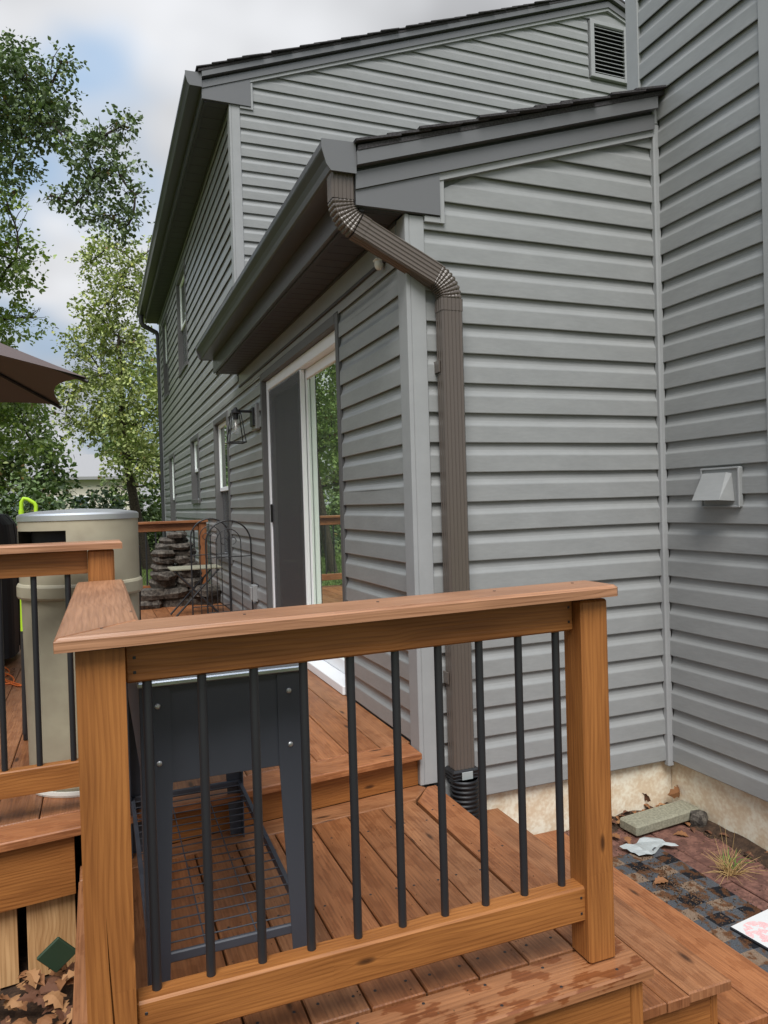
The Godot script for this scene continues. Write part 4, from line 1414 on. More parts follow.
	var hood := Vector3(0.0, 0, 0)
	g.quad(f0, f1, b1, b0, hood); g.quad(a0, a1, f1, f0, hood)
	g.quad(a0, f0, b0, c0, hood); g.quad(a1, f1, b1, c1, hood)
	put(t, "hood", g, M.siding)
	g = G.new()
	g.span(Vector3(-0.06, -0.045, -0.07), Vector3(-0.0185, -0.042, 0.06))
	put(t, "flap", g, M.black_plastic)
	# small white camera under the eave
	t = thing("security_camera", "small white security camera under the dark soffit at the house corner", "camera", Vector3(-0.040, 2.250, -0.235))
	t.scale = Vector3.ONE * 0.72
	g = G.new()
	g.lathe(Vector3.ZERO, [Vector2(0.0, -0.045), Vector2(0.016, -0.041), Vector2(0.026, -0.028), Vector2(0.029, -0.01), Vector2(0.026, 0.008)], 20)
	put(t, "dome", g, M.plastic_white)
	g = G.new()
	g.span(Vector3(-0.03, 0.0085, -0.03), Vector3(0.019, 0.022, 0.03), 0.004)
	put(t, "bracket", g, M.plastic_white)
	# outlet box on the wall
	t = thing("outlet_box", "grey weatherproof outlet box low on the wall beside the sliding door", "outlet", Vector3(-0.02, 0.46, -3.33))
	g = G.new()
	g.span(Vector3(-0.03, -0.07, -0.05), Vector3(0.015, 0.07, 0.05), 0.006)
	put(t, "box", g, M.trim)
	g = G.new()
	g.span(Vector3(-0.046, -0.055, -0.035), Vector3(-0.0305, 0.055, 0.035), 0.006)
	put(t, "cover", g, M.trim)

func build_left_things() -> void:
	# market umbrella; only one edge of its canopy reaches into the picture
	var ctr := CAM_AT + cam_r * -3.08 + cam_f * 3.85
	var t := thing("patio_umbrella", "brown fabric patio umbrella with dark ribs, open above the deck", "umbrella", Vector3(ctr.x, UP_Y, ctr.z))
	var R := 1.52
	var base := Vector3(ctr.x, UP_Y, ctr.z)
	var v0 := px(88, 378, 4.05) - base
	var ph := atan2(v0.z, v0.x)
	R = Vector2(v0.x, v0.z).length()
	var ye := v0.y
	var yp := ye + 0.72
	var n := 8
	var g: G
	for k in n:
		var a := ph + TAU * k / n
		var b := ph + TAU * (k + 1) / n
		var A := Vector3(cos(a) * R, ye, sin(a) * R)
		var B := Vector3(cos(b) * R, ye, sin(b) * R)
		var P := Vector3(0, yp, 0)
		g = G.new()
		var rows := 8
		var colsn := 8
		var grid := []
		for i in rows + 1:
			var f := float(i) / rows
			var line := []
			for j in colsn + 1:
				var s := float(j) / colsn
				var e := A.lerp(B, s)
				var bow := 4.0 * s * (1.0 - s)
				var edge := e * (1.0 - 0.07 * bow) + Vector3(0, 0.035 * bow + e.y * 0.07 * bow, 0)
				var q := P.lerp(edge, f)
				q.y -= sin(f * PI) * 0.03
				line.append(q)
			grid.append(line)
		for i in rows:
			for j in colsn:
				g.quad(grid[i][j], grid[i][j + 1], grid[i + 1][j + 1], grid[i + 1][j], Vector3(0, ye - 1.0, 0))
		put(t, "canopy_panel", g, M.umbrella)
		g = G.new()
		g.tube([P - Vector3(0, 0.04, 0), P.lerp(A, 0.5) - Vector3(0, 0.055, 0), A - Vector3(0, 0.02, 0)], [0.011], 6)
		put(t, "rib", g, M.black_metal)
		g = G.new()
		g.tube([P.lerp(A, 0.55) - Vector3(0, 0.06, 0), Vector3(0, ye + 0.1, 0)], [0.008], 6)
		put(t, "strut", g, M.black_metal)
	g = G.new()
	g.tube([Vector3(0, 0.06, 0), Vector3(0, yp + 0.05, 0)], [0.02], 12)
	put(t, "pole", g, M.black_metal)
	g = G.new()
	g.lathe(Vector3.ZERO, [Vector2(0.0, 0.1), Vector2(0.04, 0.1), Vector2(0.05, 0.06), Vector2(0.24, 0.05), Vector2(0.25, 0.001), Vector2(0, 0.001)], 32)
	put(t, "base", g, M.black_metal)
	# covered grill
	t = thing("covered_grill", "barbecue grill under a black fabric cover beside the beige bin", "grill", Vector3(-2.27, UP_Y, -3.05))
	var pts := []
	g = G.new()
	var prof := [Vector2(0.05, 0.46), Vector2(0.30, 0.465), Vector2(0.85, 0.46), Vector2(0.96, 0.45), Vector2(1.03, 0.40), Vector2(1.06, 0.22), Vector2(1.07, 0.0)]
	for i in prof.size() - 1:
		for k in 24:
			var f := func(q: Vector2, kk: int) -> Vector3:
				var a := TAU * kk / 24.0
				var c := cos(a)
				var s := sin(a)
				var e := 0.28
				return Vector3(signf(c) * pow(absf(c), e) * q.y * 1.05 * (1.0 + 0.012 * sin(kk * 5.0)), q.x, signf(s) * pow(absf(s), e) * minf(q.y, 0.3) * (1.0 + 0.03 * sin(kk * 3.0)))
			g.quad(f.call(prof[i], k), f.call(prof[i], k + 1), f.call(prof[i + 1], k + 1), f.call(prof[i + 1], k), Vector3(0, 0.4, 0))
	put(t, "cover", g, M.cover)
	for sx: float in [-0.34, 0.34]:
		for sz: float in [-0.2, 0.2]:
			g = G.new()
			g.tube([Vector3(sx, 0.04, sz - 0.015), Vector3(sx, 0.04, sz + 0.015)], [0.039], 14)
			put(t, "wheel", g, M.black_plastic)
			g = G.new()
			g.tube([Vector3(sx, 0.05, sz), Vector3(sx, 0.5, sz)], [0.014], 8)
			put(t, "leg", g, M.black_metal)
	# black pot to the right of the bin
	t = thing("covered_stool", "narrow black fabric-covered stand behind the right side of the beige bin", "stand", Vector3(-1.13, UP_Y, -2.2))
	g = G.new()
	g.lathe(Vector3.ZERO, [Vector2(0.0, 0.86), Vector2(0.10, 0.85), Vector2(0.145, 0.8), Vector2(0.15, 0.62), Vector2(0.135, 0.40), Vector2(0.14, 0.12), Vector2(0.12, 0.1)], 18)
	put(t, "cover", g, M.cover)
	for k in 3:
		g = G.new()
		var a := TAU * k / 3.0 + 0.4
		g.tube([Vector3(cos(a) * 0.08, 0.14, sin(a) * 0.08), Vector3(cos(a) * 0.13, 0.012, sin(a) * 0.13)], [0.011], 8)
		put(t, "leg", g, M.black_metal)
	# long tool with a lime green grip
	t = thing("long_handled_tool", "long-handled tool with lime green D-shaped grip standing behind the beige bin", "tool", Vector3(-1.566, UP_Y, -0.9))
	g = G.new()
	g.tube([Vector3(-0.003, 0.50, 0), Vector3(0.006, 1.05, 0)], [0.0115], 12)
	put(t, "shaft", g, M.lime)
	g = G.new()
	g.tube([Vector3(-0.010, 0.03, 0), Vector3(-0.003, 0.4995, 0)], [0.011], 12)
	put(t, "lower_shaft", g, M.black_metal)
	g = G.new()
	g.tube([Vector3(0.006, 1.045, 0), Vector3(0.008, 1.085, 0), Vector3(0.018, 1.102, 0), Vector3(0.034, 1.098, 0), Vector3(0.060, 1.080, 0), Vector3(0.067, 1.068, 0), Vector3(0.067, 1.035, 0), Vector3(0.05, 1.015, 0), Vector3(0.006, 1.01, 0)], [0.009], 10)
	put(t, "grip", g, M.lime)
	g = G.new()
	g.span(Vector3(-0.018, 0.001, -0.008), Vector3(0.17, 0.16, 0.008), 0.004)
	put(t, "blade", g, M.black_plastic)
	# orange cord
	g = G.new()
	pts = []
	for i in 90:
		var f := i / 89.0
		var c := Vector3(-1.84 + 0.10 * sin(f * 17.0) + 0.15 * (f - 0.5), UP_Y + 0.006 + 0.004 * sin(f * 40.0) + 0.004, -2.55 + 0.26 * cos(f * 15.0) + f * 0.3)
		pts.append(c)
	g.tube(pts, [0.0045], 6)
	tag(put(self, "extension_cord", g, M.orange), "thin orange extension cord lying in loops on the upper deck", "cord")

# ------------------------------------------------------------------ ground level
func leaf_shape(g: G, len: float, wid: float, curl: float, fold: float) -> void:
	# dry or green leaf along +x, slightly folded and curled
	var prev := []
	for i in 10:
		var f := i / 9.0
		var w := wid * sin(PI * pow(f, 0.8)) * (1.0 if i % 2 == 0 else 0.62)
		var c := Vector3(f * len, curl * len * sin(f * PI), 0.12 * len * sin(f * 2.6))
		var cur := [c + Vector3(0, fold * w, -w), c, c + Vector3(0, fold * w, w)]
		if i > 0:
			g.quad(prev[0], prev[1], cur[1], cur[0], c - Vector3(0, 1, 0))
			g.quad(prev[1], prev[2], cur[2], cur[1], c - Vector3(0, 1, 0))
		prev = cur

func build_ground() -> void:
	var g := G.new()
	var n := 40
	g.flat(Vector3(-400, -0.42, -400), Vector3(400, -0.42, -400), Vector3(400, -0.42, 400), Vector3(-400, -0.42, 400), Vector3.UP)
	structure("lawn", g, M.lawn)
	g = G.new()
	g.flat(Vector3(-6, -0.350, -0.6), Vector3(-0.1, -0.350, -0.6), Vector3(-0.1, -0.350, 4.5), Vector3(-6, -0.350, 4.5), Vector3.UP)
	structure("soil", g, M.soil)
	# patio of long brick-red pavers
	var patio := Node3D.new()
	patio.name = "patio"
	add_child(patio)
	patio.set_meta("kind", "structure")
	g = G.new()
	g.span(Vector3(-0.1, -0.41, -0.02), Vector3(5.0, PATIO_Y - 0.012, 5.0))
	put(patio, "bed", g, M.soil)
	var x := 0.30
	var row := 0
	while x < 1.6:
		var z := -0.01 - (0.2 if row % 2 else 0.0)
		while z < 2.6:
			var len := 0.42
			var a := maxf(z, -0.012)
			if z + len > 0.03:
				g = G.new()
				g.off = Vector2(rng.randf() * 5.0, rng.randf() * 5.0)
				g.plank(PackedVector2Array([Vector2(x + 0.002, a), Vector2(x + 0.181, a), Vector2(x + 0.181, z + len - 0.003), Vector2(x + 0.002, z + len - 0.003)]), PATIO_Y + rng.randf_range(-0.003, 0.003), 0.05, 0.004)
				put(patio, "paver", g, M.patio)
			z += len
		x += 0.183
		row += 1

	# concrete block against the foundation
	var t := thing("concrete_block", "mossy grey concrete slab lying against the cream foundation", "slab", Vector3(1.13, PATIO_Y + 0.035, 0.125))
	g = G.new()
	g.box(Vector3.ZERO, Vector3(0.39, 0.05, 0.115), 0.008)
	put(t, "slab", g, M.paver)
	t.rotation = Vector3(0.0, 0.06, 0.02)

	# plaid mat
	g = G.new()
	t = thing("doormat", "worn buffalo plaid doormat in black, grey and tan on the patio", "doormat", Vector3(0.805, PATIO_Y + 0.004, 1.0))
	var mt := mat(Color.WHITE, 0.95, 0.2)
	mt.albedo_texture = plaid_texture()
	var gx := 0.147
	var gz := 0.70
	var nx := 6
	var nz := 28
	for i in nx:
		for j in nz:
			var q := []
			var uvs := []
			for e in [[0, 0], [1, 0], [1, 1], [0, 1]]:
				var fx := float(i + e[0]) / nx
				var fz := float(j + e[1]) / nz
				var yy := 0.006 + 0.003 * sin(fx * 7.0 + fz * 13.0)
				q.append(Vector3(lerpf(-gx, gx, fx), yy, lerpf(-gz, gz, fz)))
				uvs.append(Vector2(fx, fz))
			g.smooth(q[0], q[1], q[2], q[3], Vector3.UP, Vector3.UP, Vector3.UP, Vector3.UP, uvs[0], uvs[1], uvs[2], uvs[3])
	put(t, "mat", g, mt)

	# printed pad
	t = thing("printed_pad", "white printed pad with pink pattern and black border on the plaid mat", "pad", Vector3(0.90, PATIO_Y + 0.019, 1.04))
	t.rotation = Vector3(0, 0.10, 0.03)
	g = G.new()
	g.box(Vector3.ZERO, Vector3(0.27, 0.012, 0.34), 0.003)
	put(t, "base", g, M.black_plastic)
	g = G.new()
	var pm := mat(Color.WHITE, 0.6)
	pm.albedo_texture = pad_texture()
	g.smooth(Vector3(-0.132, 0.0075, -0.167), Vector3(0.132, 0.0075, -0.167), Vector3(0.132, 0.0075, 0.167), Vector3(-0.132, 0.0075, 0.167), Vector3.UP, Vector3.UP, Vector3.UP, Vector3.UP, Vector2(0, 0), Vector2(1, 0), Vector2(1, 1), Vector2(0, 1))
	put(t, "print", g, pm)

	# crumpled plastic sheet by the mat's end
	g = G.new()
	var f := FastNoiseLite.new()
	f.seed = 4
	f.frequency = 9.0
	for i in 8:
		for j in 5:
			var q := []
			for e in [[0, 0], [1, 0], [1, 1], [0, 1]]:
				var a: float = (i + e[0]) / 8.0
				var b: float = (j + e[1]) / 5.0
				q.append(Vector3(0.80 + a * 0.2 + b * 0.02, PATIO_Y + 0.019 + 0.014 * f.get_noise_2d(a, b) + 0.008 * sin(a * 9.0), 0.245 + b * 0.10 + 0.02 * sin(a * 7.0)))
			g.quad(q[0], q[1], q[2], q[3], q[0] - Vector3(0, 1, 0))
	tag(put(self, "plastic_scrap", g, M.foil), "crumpled pale grey plastic scrap at the end of the plaid mat", "scrap")

	# curled dead leaf and small leaves in the foundation corner
	var proto := {}
	for k in 3:
		g = G.new()
		leaf_shape(g, 0.062, 0.019, [0.10, 0.32, 0.18][k], [0.25, -0.3, 0.5][k])
		proto[k] = g.mesh()
	var spots := []
	for i in 34:
		spots.append([Vector3(rng.randf_range(0.90, 1.29), PATIO_Y + 0.008 + rng.randf() * 0.02, rng.randf_range(0.0, 0.055)), 0.7])
	for i in 10:
		spots.append([Vector3(rng.randf_range(1.22, 1.31), PATIO_Y + 0.008, rng.randf_range(0.1, 0.66)), 0.8])
	for p in [Vector3(0.79, PATIO_Y + 0.014, 0.55), Vector3(1.15, PATIO_Y + 0.006, 0.28), Vector3(1.17, PATIO_Y + 0.008, 0.70), Vector3(1.22, PATIO_Y + 0.01, 0.75), Vector3(0.86, PATIO_Y + 0.012, 0.18), Vector3(0.88, PATIO_Y + 0.02, 0.2)]:
		spots.append([p, 1.1])
	for s in spots:
		add_leaf(proto[rng.randi() % 3], s[0], s[1], "brown dead leaf on the patio along the cream foundation", "dead leaves by the foundation")
	for p in [[Vector3(1.245, PATIO_Y + 0.09, 0.045), 1.7], [Vector3(1.16, PATIO_Y + 0.07, 0.03), 1.2]]:
		var o := add_leaf(proto[1], p[0], p[1], "large curled brown dead leaf standing behind the concrete slab", "curled leaves behind the slab")
		o.rotation = Vector3(1.2, rng.randf() * 3.0, 0.9)
	# fallen leaves below the upper deck's skirt
	for i in 110:
		var p := Vector3(rng.randf_range(-1.64, -1.36), PATIO_Y + 0.0, rng.randf_range(0.22, 1.0))
		p.y += rng.randf() * 0.03 + 0.05 * clampf(1.0 - absf(p.z - 0.45) * 2.0, 0.0, 1.0)
		add_leaf(proto[rng.randi() % 3], p, rng.randf_range(0.9, 1.5), "brown fallen leaf in the heap below the pale skirt slats", "fallen leaves heaped below the skirt slats")
	for i in 12:
		add_leaf(proto[rng.randi() % 3], Vector3(rng.randf_range(-1.9, -1.75), UP_Y + 0.006, rng.randf_range(-2.6, -1.4)), 0.7, "brown dead leaf lying on the upper deck near the grill", "dead leaves on the deck")
	add_leaf(proto[0], Vector3(-0.735, 0.01, 1.0), 0.9, "curled tan leaf lying on the lower deck boards", "")
	g = G.new()
	g.box(Vector3(-1.40, -0.20, 0.30), Vector3(0.085, 0.085, 0.012), 0.003, Basis(Vector3(0.2, 0, 1).normalized(), 0.72))
	tag(put(self, "green_tile", g, M.green_tile), "dark green square tile sticking out of the fallen leaves", "tile")

	# dry grass tuft in the patio joint
	g = G.new()
	var c := Vector3(1.06, PATIO_Y, 0.585)
	for i in 60:
		var a := rng.randf() * TAU
		var len := rng.randf_range(0.06, 0.15)
		var lean := rng.randf_range(0.5, 1.4)
		if i < 3: len = 0.21; lean = 0.15
		var d := Vector3(cos(a) * sin(lean), cos(lean), sin(a) * sin(lean))
		var p0 := c + Vector3(rng.randf_range(-0.02, 0.02), 0.001, rng.randf_range(-0.02, 0.02))
		var p1 := p0 + d * len * 0.5
		var p2 := p0 + d * len + Vector3(0, -0.02 * lean, 0)
		if p1.y < PATIO_Y + 0.004: p1.y = PATIO_Y + 0.004
		if p2.y < PATIO_Y + 0.003: p2.y = PATIO_Y + 0.003
		g.tube([p0, p1, p2], [0.0016, 0.0012, 0.0004], 4, false)
	t = thing("grass_tuft", "tuft of dry straw-coloured grass growing from the patio joint", "grass", c)
	var o2 := put(t, "blades", g, M.straw)
	o2.position = -c
	g = G.new()
	for i in 14:
		var a := rng.randf() * TAU
		var p0 := c + Vector3(0.03 + rng.randf_range(-0.02, 0.05), 0.001, rng.randf_range(-0.05, 0.0))
		g.tube([p0, p0 + Vector3(cos(a) * 0.03, 0.04, sin(a) * 0.03), p0 + Vector3(cos(a) * 0.07, 0.05, sin(a) * 0.07)], [0.002, 0.0016, 0.0004], 4, false)
	o2 = put(t, "green_blades", g, mat(srgb(96, 130, 52), 0.8))
	o2.position = -c
	g = G.new()
	var bn := FastNoiseLite.new()
	bn.seed = 8
	bn.frequency = 14.0
	var berm := func(i: int, j: int) -> Vector3:
		var a := i / 40.0
		var b := j / 8.0
		# runs along the end wall, then turns along the chase
		var p := Vector2(lerpf(0.70, 1.305, a * 1.7), -0.012 + b * 0.11) if a < 0.5883 else Vector2(1.326 - b * 0.10, lerpf(0.0, 0.66, (a - 0.5883) / 0.4117))
		var hgt := maxf(0.0, (1.0 - b) * 0.026 + 0.018 * bn.get_noise_2d(p.x, p.y)) * (1.0 if j < 8 else 0.0)
		return Vector3(p.x, PATIO_Y - 0.004 + hgt * smoothstep(0.0, 0.12, a), p.y)
	for i in 40:
		for j in 8:
			var q0: Vector3 = berm.call(i, j)
			g.quad(q0, berm.call(i + 1, j), berm.call(i + 1, j + 1), berm.call(i, j + 1), q0 - Vector3(0, 1, 0))
	put(patio, "soil_drift", g, M.soil).set_meta("kind", "stuff")
	# crumbs of soil and leaf scattered over the patio, the mat and the deck
	var cm := MultiMesh.new()
	cm.transform_format = MultiMesh.TRANSFORM_3D
	cm.use_colors = true
	var cg := G.new()
	rock(cg, Vector3.ZERO, Vector3(1.0, 0.4, 0.7), 17)
	cm.mesh = cg.mesh()
	var cn := 2600
	cm.instance_count = cn
	for i in cn:
		var p := Vector3(rng.randf_range(0.66, 1.30), PATIO_Y + 0.003, rng.randf_range(0.0, 1.2))
		if i < 700: p = Vector3(rng.randf_range(0.66, 1.30), PATIO_Y + 0.004, absf(rng.randfn()) * 0.07)
		elif i < 1100: p = Vector3(1.31 - absf(rng.randfn()) * 0.05, PATIO_Y + 0.004, rng.randf_range(0.0, 0.7))
		elif i < 2000: p = Vector3(0.80 + rng.randfn() * 0.07, PATIO_Y + 0.013, 0.62 + rng.randfn() * 0.16)
		elif i < 2250: p = Vector3(rng.randf_range(-1.2, 0.0), 0.0012, rng.randf_range(0.2, 1.3))
		var k := rng.randf_range(0.0012, 0.0042)
		if i >= 2000 and i < 2250: k *= 0.6
		cm.set_instance_transform(i, Transform3D(Basis(Vector3.UP, rng.randf() * TAU).scaled(Vector3.ONE * k), p))
		var tone := rng.randf_range(0.5, 1.5)
		cm.set_instance_color(i, Color(0.10 * tone, 0.06 * tone, 0.035 * tone))
	var co := MultiMeshInstance3D.new()
	co.multimesh = cm
	var cmat := mat(Color.WHITE, 0.9, 0.3)
	cmat.vertex_color_use_as_albedo = true
	co.material_override = cmat
	co.name = numbered("leaf_crumbs")
	add_child(co)
	tag(co, "crumbs of brown leaf and soil strewn over the patio and mat", "debris", "", "stuff")
	# stone by the chase
	t = thing("stone", "small dark stone beside the concrete slab in the patio corner", "stone", Vector3(1.285, PATIO_Y, 0.2))
	g = G.new()
	rock(g, Vector3(0, 0.03, 0), Vector3(0.05, 0.03, 0.045), 91)
	put(t, "rock", g, M.slate)

func add_leaf(m: Mesh, p: Vector3, s: float, label: String, group: String) -> MeshInstance3D:
	var o := MeshInstance3D.new()
	o.mesh = m
	o.material_override = M.dry_leaf[rng.randi() % 3]
	o.name = numbered("dead_leaf")
	add_child(o)
	o.position = p
	o.rotation = Vector3(rng.randf_range(-0.3, 0.3), rng.randf() * TAU, rng.randf_range(-0.3, 0.3))
	o.scale = Vector3.ONE * s
	tag(o, label, "leaf", group)
	return o

func plaid_texture() -> ImageTexture:
	var w := 256
	var h := 1024
	var n1 := noise_bytes(81, 0.02, 256, 1024, 256, 1024, 4)
	var n2 := noise_bytes(82, 0.2, 256, 1024, 256, 1024, 3)
	var out := PackedByteArray()
	out.resize(w * h * 3)
	for y in h:
		for x in w:
			var i := y * w + x
			var cx := int(x / 64.0) % 2
			var cy := int(y / 51.2) % 2
			var col := srgb(30, 31, 34)
			if cx == 0 and cy == 0: col = srgb(120, 102, 86)
			elif cx != cy: col = srgb(76, 78, 81)
			var f := n2[i] / 255.0
			col = col * (0.75 + 0.5 * f)
			var d := smoothstep(0.48, 0.66, n1[i] / 255.0 + (f - 0.5) * 0.25)
			col = col.lerp(srgb(86, 56, 36) * (0.7 + 0.6 * f), d * 0.85)
			out[i * 3] = int(clampf(col.r, 0, 1) * 255); out[i * 3 + 1] = int(clampf(col.g, 0, 1) * 255); out[i * 3 + 2] = int(clampf(col.b, 0, 1) * 255)
	return ImageTexture.create_from_image(Image.create_from_data(w, h, false, Image.FORMAT_RGB8, out))

func pad_texture() -> ImageTexture:
	var w := 256
	var h := 320
	var im := Image.create(w, h, false, Image.FORMAT_RGB8)
	im.fill(srgb(206, 206, 204))
	var n := noise_bytes(83, 0.03, 256, 320, 256, 320, 4)
	for y in h:
		for x in w:
			var d := Vector2(x - 60, y - 70).length()
			if d < 58 and n[y * w + x] > 112 and (n[y * w + x] / 9) % 3 != 0:
				im.set_pixel(x, y, srgb(222, 160, 160))
			elif absf(Vector2(x - 190, y - 210).length() - 90.0) < 8.0:
				im.set_pixel(x, y, srgb(44, 44, 48))
			elif absf(Vector2(x - 230, y - 60).length() - 60.0) < 10.0:
				im.set_pixel(x, y, srgb(206, 176, 180))
	return ImageTexture.create_from_image(im)

# ------------------------------------------------------------------ trees
func leaf_mesh(wid: float) -> ArrayMesh:
	# unit leaf along +x: a pointed, folded blade of four faces
	var g := G.new()
	var pts := [Vector3(0, 0, 0), Vector3(0.28, 0.06, wid), Vector3(0.62, 0.04, wid * 0.86), Vector3(1, -0.08, 0), Vector3(0.62, 0.04, -wid * 0.86), Vector3(0.28, 0.06, -wid)]
	var mid := Vector3(0.5, -0.02, 0)
	for i in 6:
		g.tri(mid, pts[i], pts[(i + 1) % 6], Vector3(0.5, -5, 0))
	return g.mesh()

func crown(parent: Node, clumps: Array, count: int, size: float, base: Color, spread: float, seed_: int, lm: ArrayMesh, m: Material) -> void:
	# clumps: [centre, radii]; leaves sit on twigs scattered through each clump, denser towards its outside
	var r := RandomNumberGenerator.new()
	r.seed = seed_
	var vol := 0.0
	for c in clumps:
		vol += c[1].x * c[1].y * c[1].z
	var mm := MultiMesh.new()
	mm.transform_format = MultiMesh.TRANSFORM_3D
	mm.use_colors = true
	mm.mesh = lm
	var xf := []
	var cols := []
	for c in clumps:
		var share := int(count * c[1].x * c[1].y * c[1].z / vol)
		var sprigs := maxi(4, share / 9)
		for s in sprigs:
			var d := Vector3(r.randfn(), r.randfn(), r.randfn()).normalized()
			var rad := pow(r.randf(), 0.45)
			var sp: Vector3 = c[0] + Vector3(d.x * c[1].x, d.y * c[1].y, d.z * c[1].z) * rad
			var tone := r.randf_range(-1, 1)
			var twig := (d + Vector3(r.randfn(), r.randfn() * 0.5 - 0.2, r.randfn()) * 0.7).normalized()
			for i in 9:
				var p := sp + twig * size * (i * 0.42 - 1.5) + Vector3(r.randfn(), r.randfn(), r.randfn()) * size * 0.42
				var x := (twig + Vector3(r.randfn(), r.randfn() - 0.25, r.randfn()) * 0.8).normalized()
				var up := (Vector3.UP + Vector3(r.randfn(), r.randfn(), r.randfn()) * 0.55).normalized()
				var z := x.cross(up).normalized()
				var y := z.cross(x)
				var k := size * r.randf_range(0.5, 1.4)
				xf.append(Transform3D(Basis(x * k, y * k, z * k), p))
				var f := 1.0 + spread * (tone * 0.6 + r.randf_range(-0.4, 0.4))
				var col := Color(base.r * f, base.g * f, base.b * f)
				if r.randf() < 0.015: col = Color(0.20, 0.13, 0.04)
				elif r.randf() < 0.08: col = Color(col.r * 1.4, col.g * 1.25, col.b * 0.85)
				cols.append(col)
	mm.instance_count = xf.size()
	for i in xf.size():
		mm.set_instance_transform(i, xf[i])
		mm.set_instance_color(i, cols[i])
	var o := MultiMeshInstance3D.new()
	o.multimesh = mm
	o.material_override = m
	o.name = "crown"
	o.set_meta("kind", "stuff")
	parent.add_child(o, true)

func limb(g: G, a: Vector3, b: Vector3, r0: float, r1: float, bend: float, sides := 8) -> Array:
	var pts := []
	var rr := []
	var side := Vector3(rng.randfn(), rng.randfn() * 0.4, rng.randfn()).normalized()
	for i in 7:
		var f := i / 6.0
		pts.append(a.lerp(b, f) + side * bend * sin(f * PI) + Vector3(rng.randfn(), 0, rng.randfn()) * bend * 0.12 * f)
		rr.append(lerpf(r0, r1, f))
	g.tube(pts, rr, sides, true)
	return pts

func tree(called: String, label: String, foot: Vector3, clumps: Array, count: int, size: float, base: Color, seed_: int, trunk_r: float, lm: ArrayMesh, m: Material, group := "", head := Vector3.INF) -> void:
	var t := thing(called, label, "tree", foot, group)
	var g := G.new()
	var top := Vector3.ZERO
	for c in clumps:
		top += c[0] / clumps.size()
	if head != Vector3.INF:
		top = head
	var lead := limb(g, foot - Vector3(0, 0.3, 0), top + Vector3(0, 0.3, 0), trunk_r, trunk_r * 0.25, trunk_r * 1.2, 10)
	var o := put(t, "trunk", g, M.bark)
	o.position = -foot
	g = G.new()
	# limbs: every clump is joined to the nearest point that already carries wood
	var nodes := []
	for i in range(3, lead.size()):
		nodes.append([lead[i], trunk_r * lerpf(0.45, 0.22, i / 6.0)])
	var todo := clumps.duplicate()
	while todo.size() > 0:
		var best := 1e9
		var bi := 0
		var bn := 0
		for i in todo.size():
			for k in nodes.size():
				var dd: float = (todo[i][0] as Vector3).distance_to(nodes[k][0])
				if dd < best:
					best = dd; bi = i; bn = k
		var c: Array = todo[bi]
		todo.remove_at(bi)
		var r0: float = nodes[bn][1]
		var r1 := maxf(r0 * 0.62, 0.018)
		var pts := limb(g, nodes[bn][0], c[0], r0 * 0.85, r1, best * 0.1, 7)
		nodes.append([c[0], r1])
		for k in 5:
			var d := Vector3(rng.randfn(), rng.randfn() * 0.6 + 0.2, rng.randfn()).normalized()
			limb(g, pts[2 + k % 5], c[0] + Vector3(d.x * c[1].x, d.y * c[1].y, d.z * c[1].z) * 0.85, r1 * 0.5, 0.004, 0.06, 5)
	o = put(t, "limb", g, M.bark)
	o.position = -foot
	var local := []
	for c in clumps:
		local.append([c[0] - foot, c[1]])
	crown(t, local, count, size, base, 0.55, seed_, lm, m)

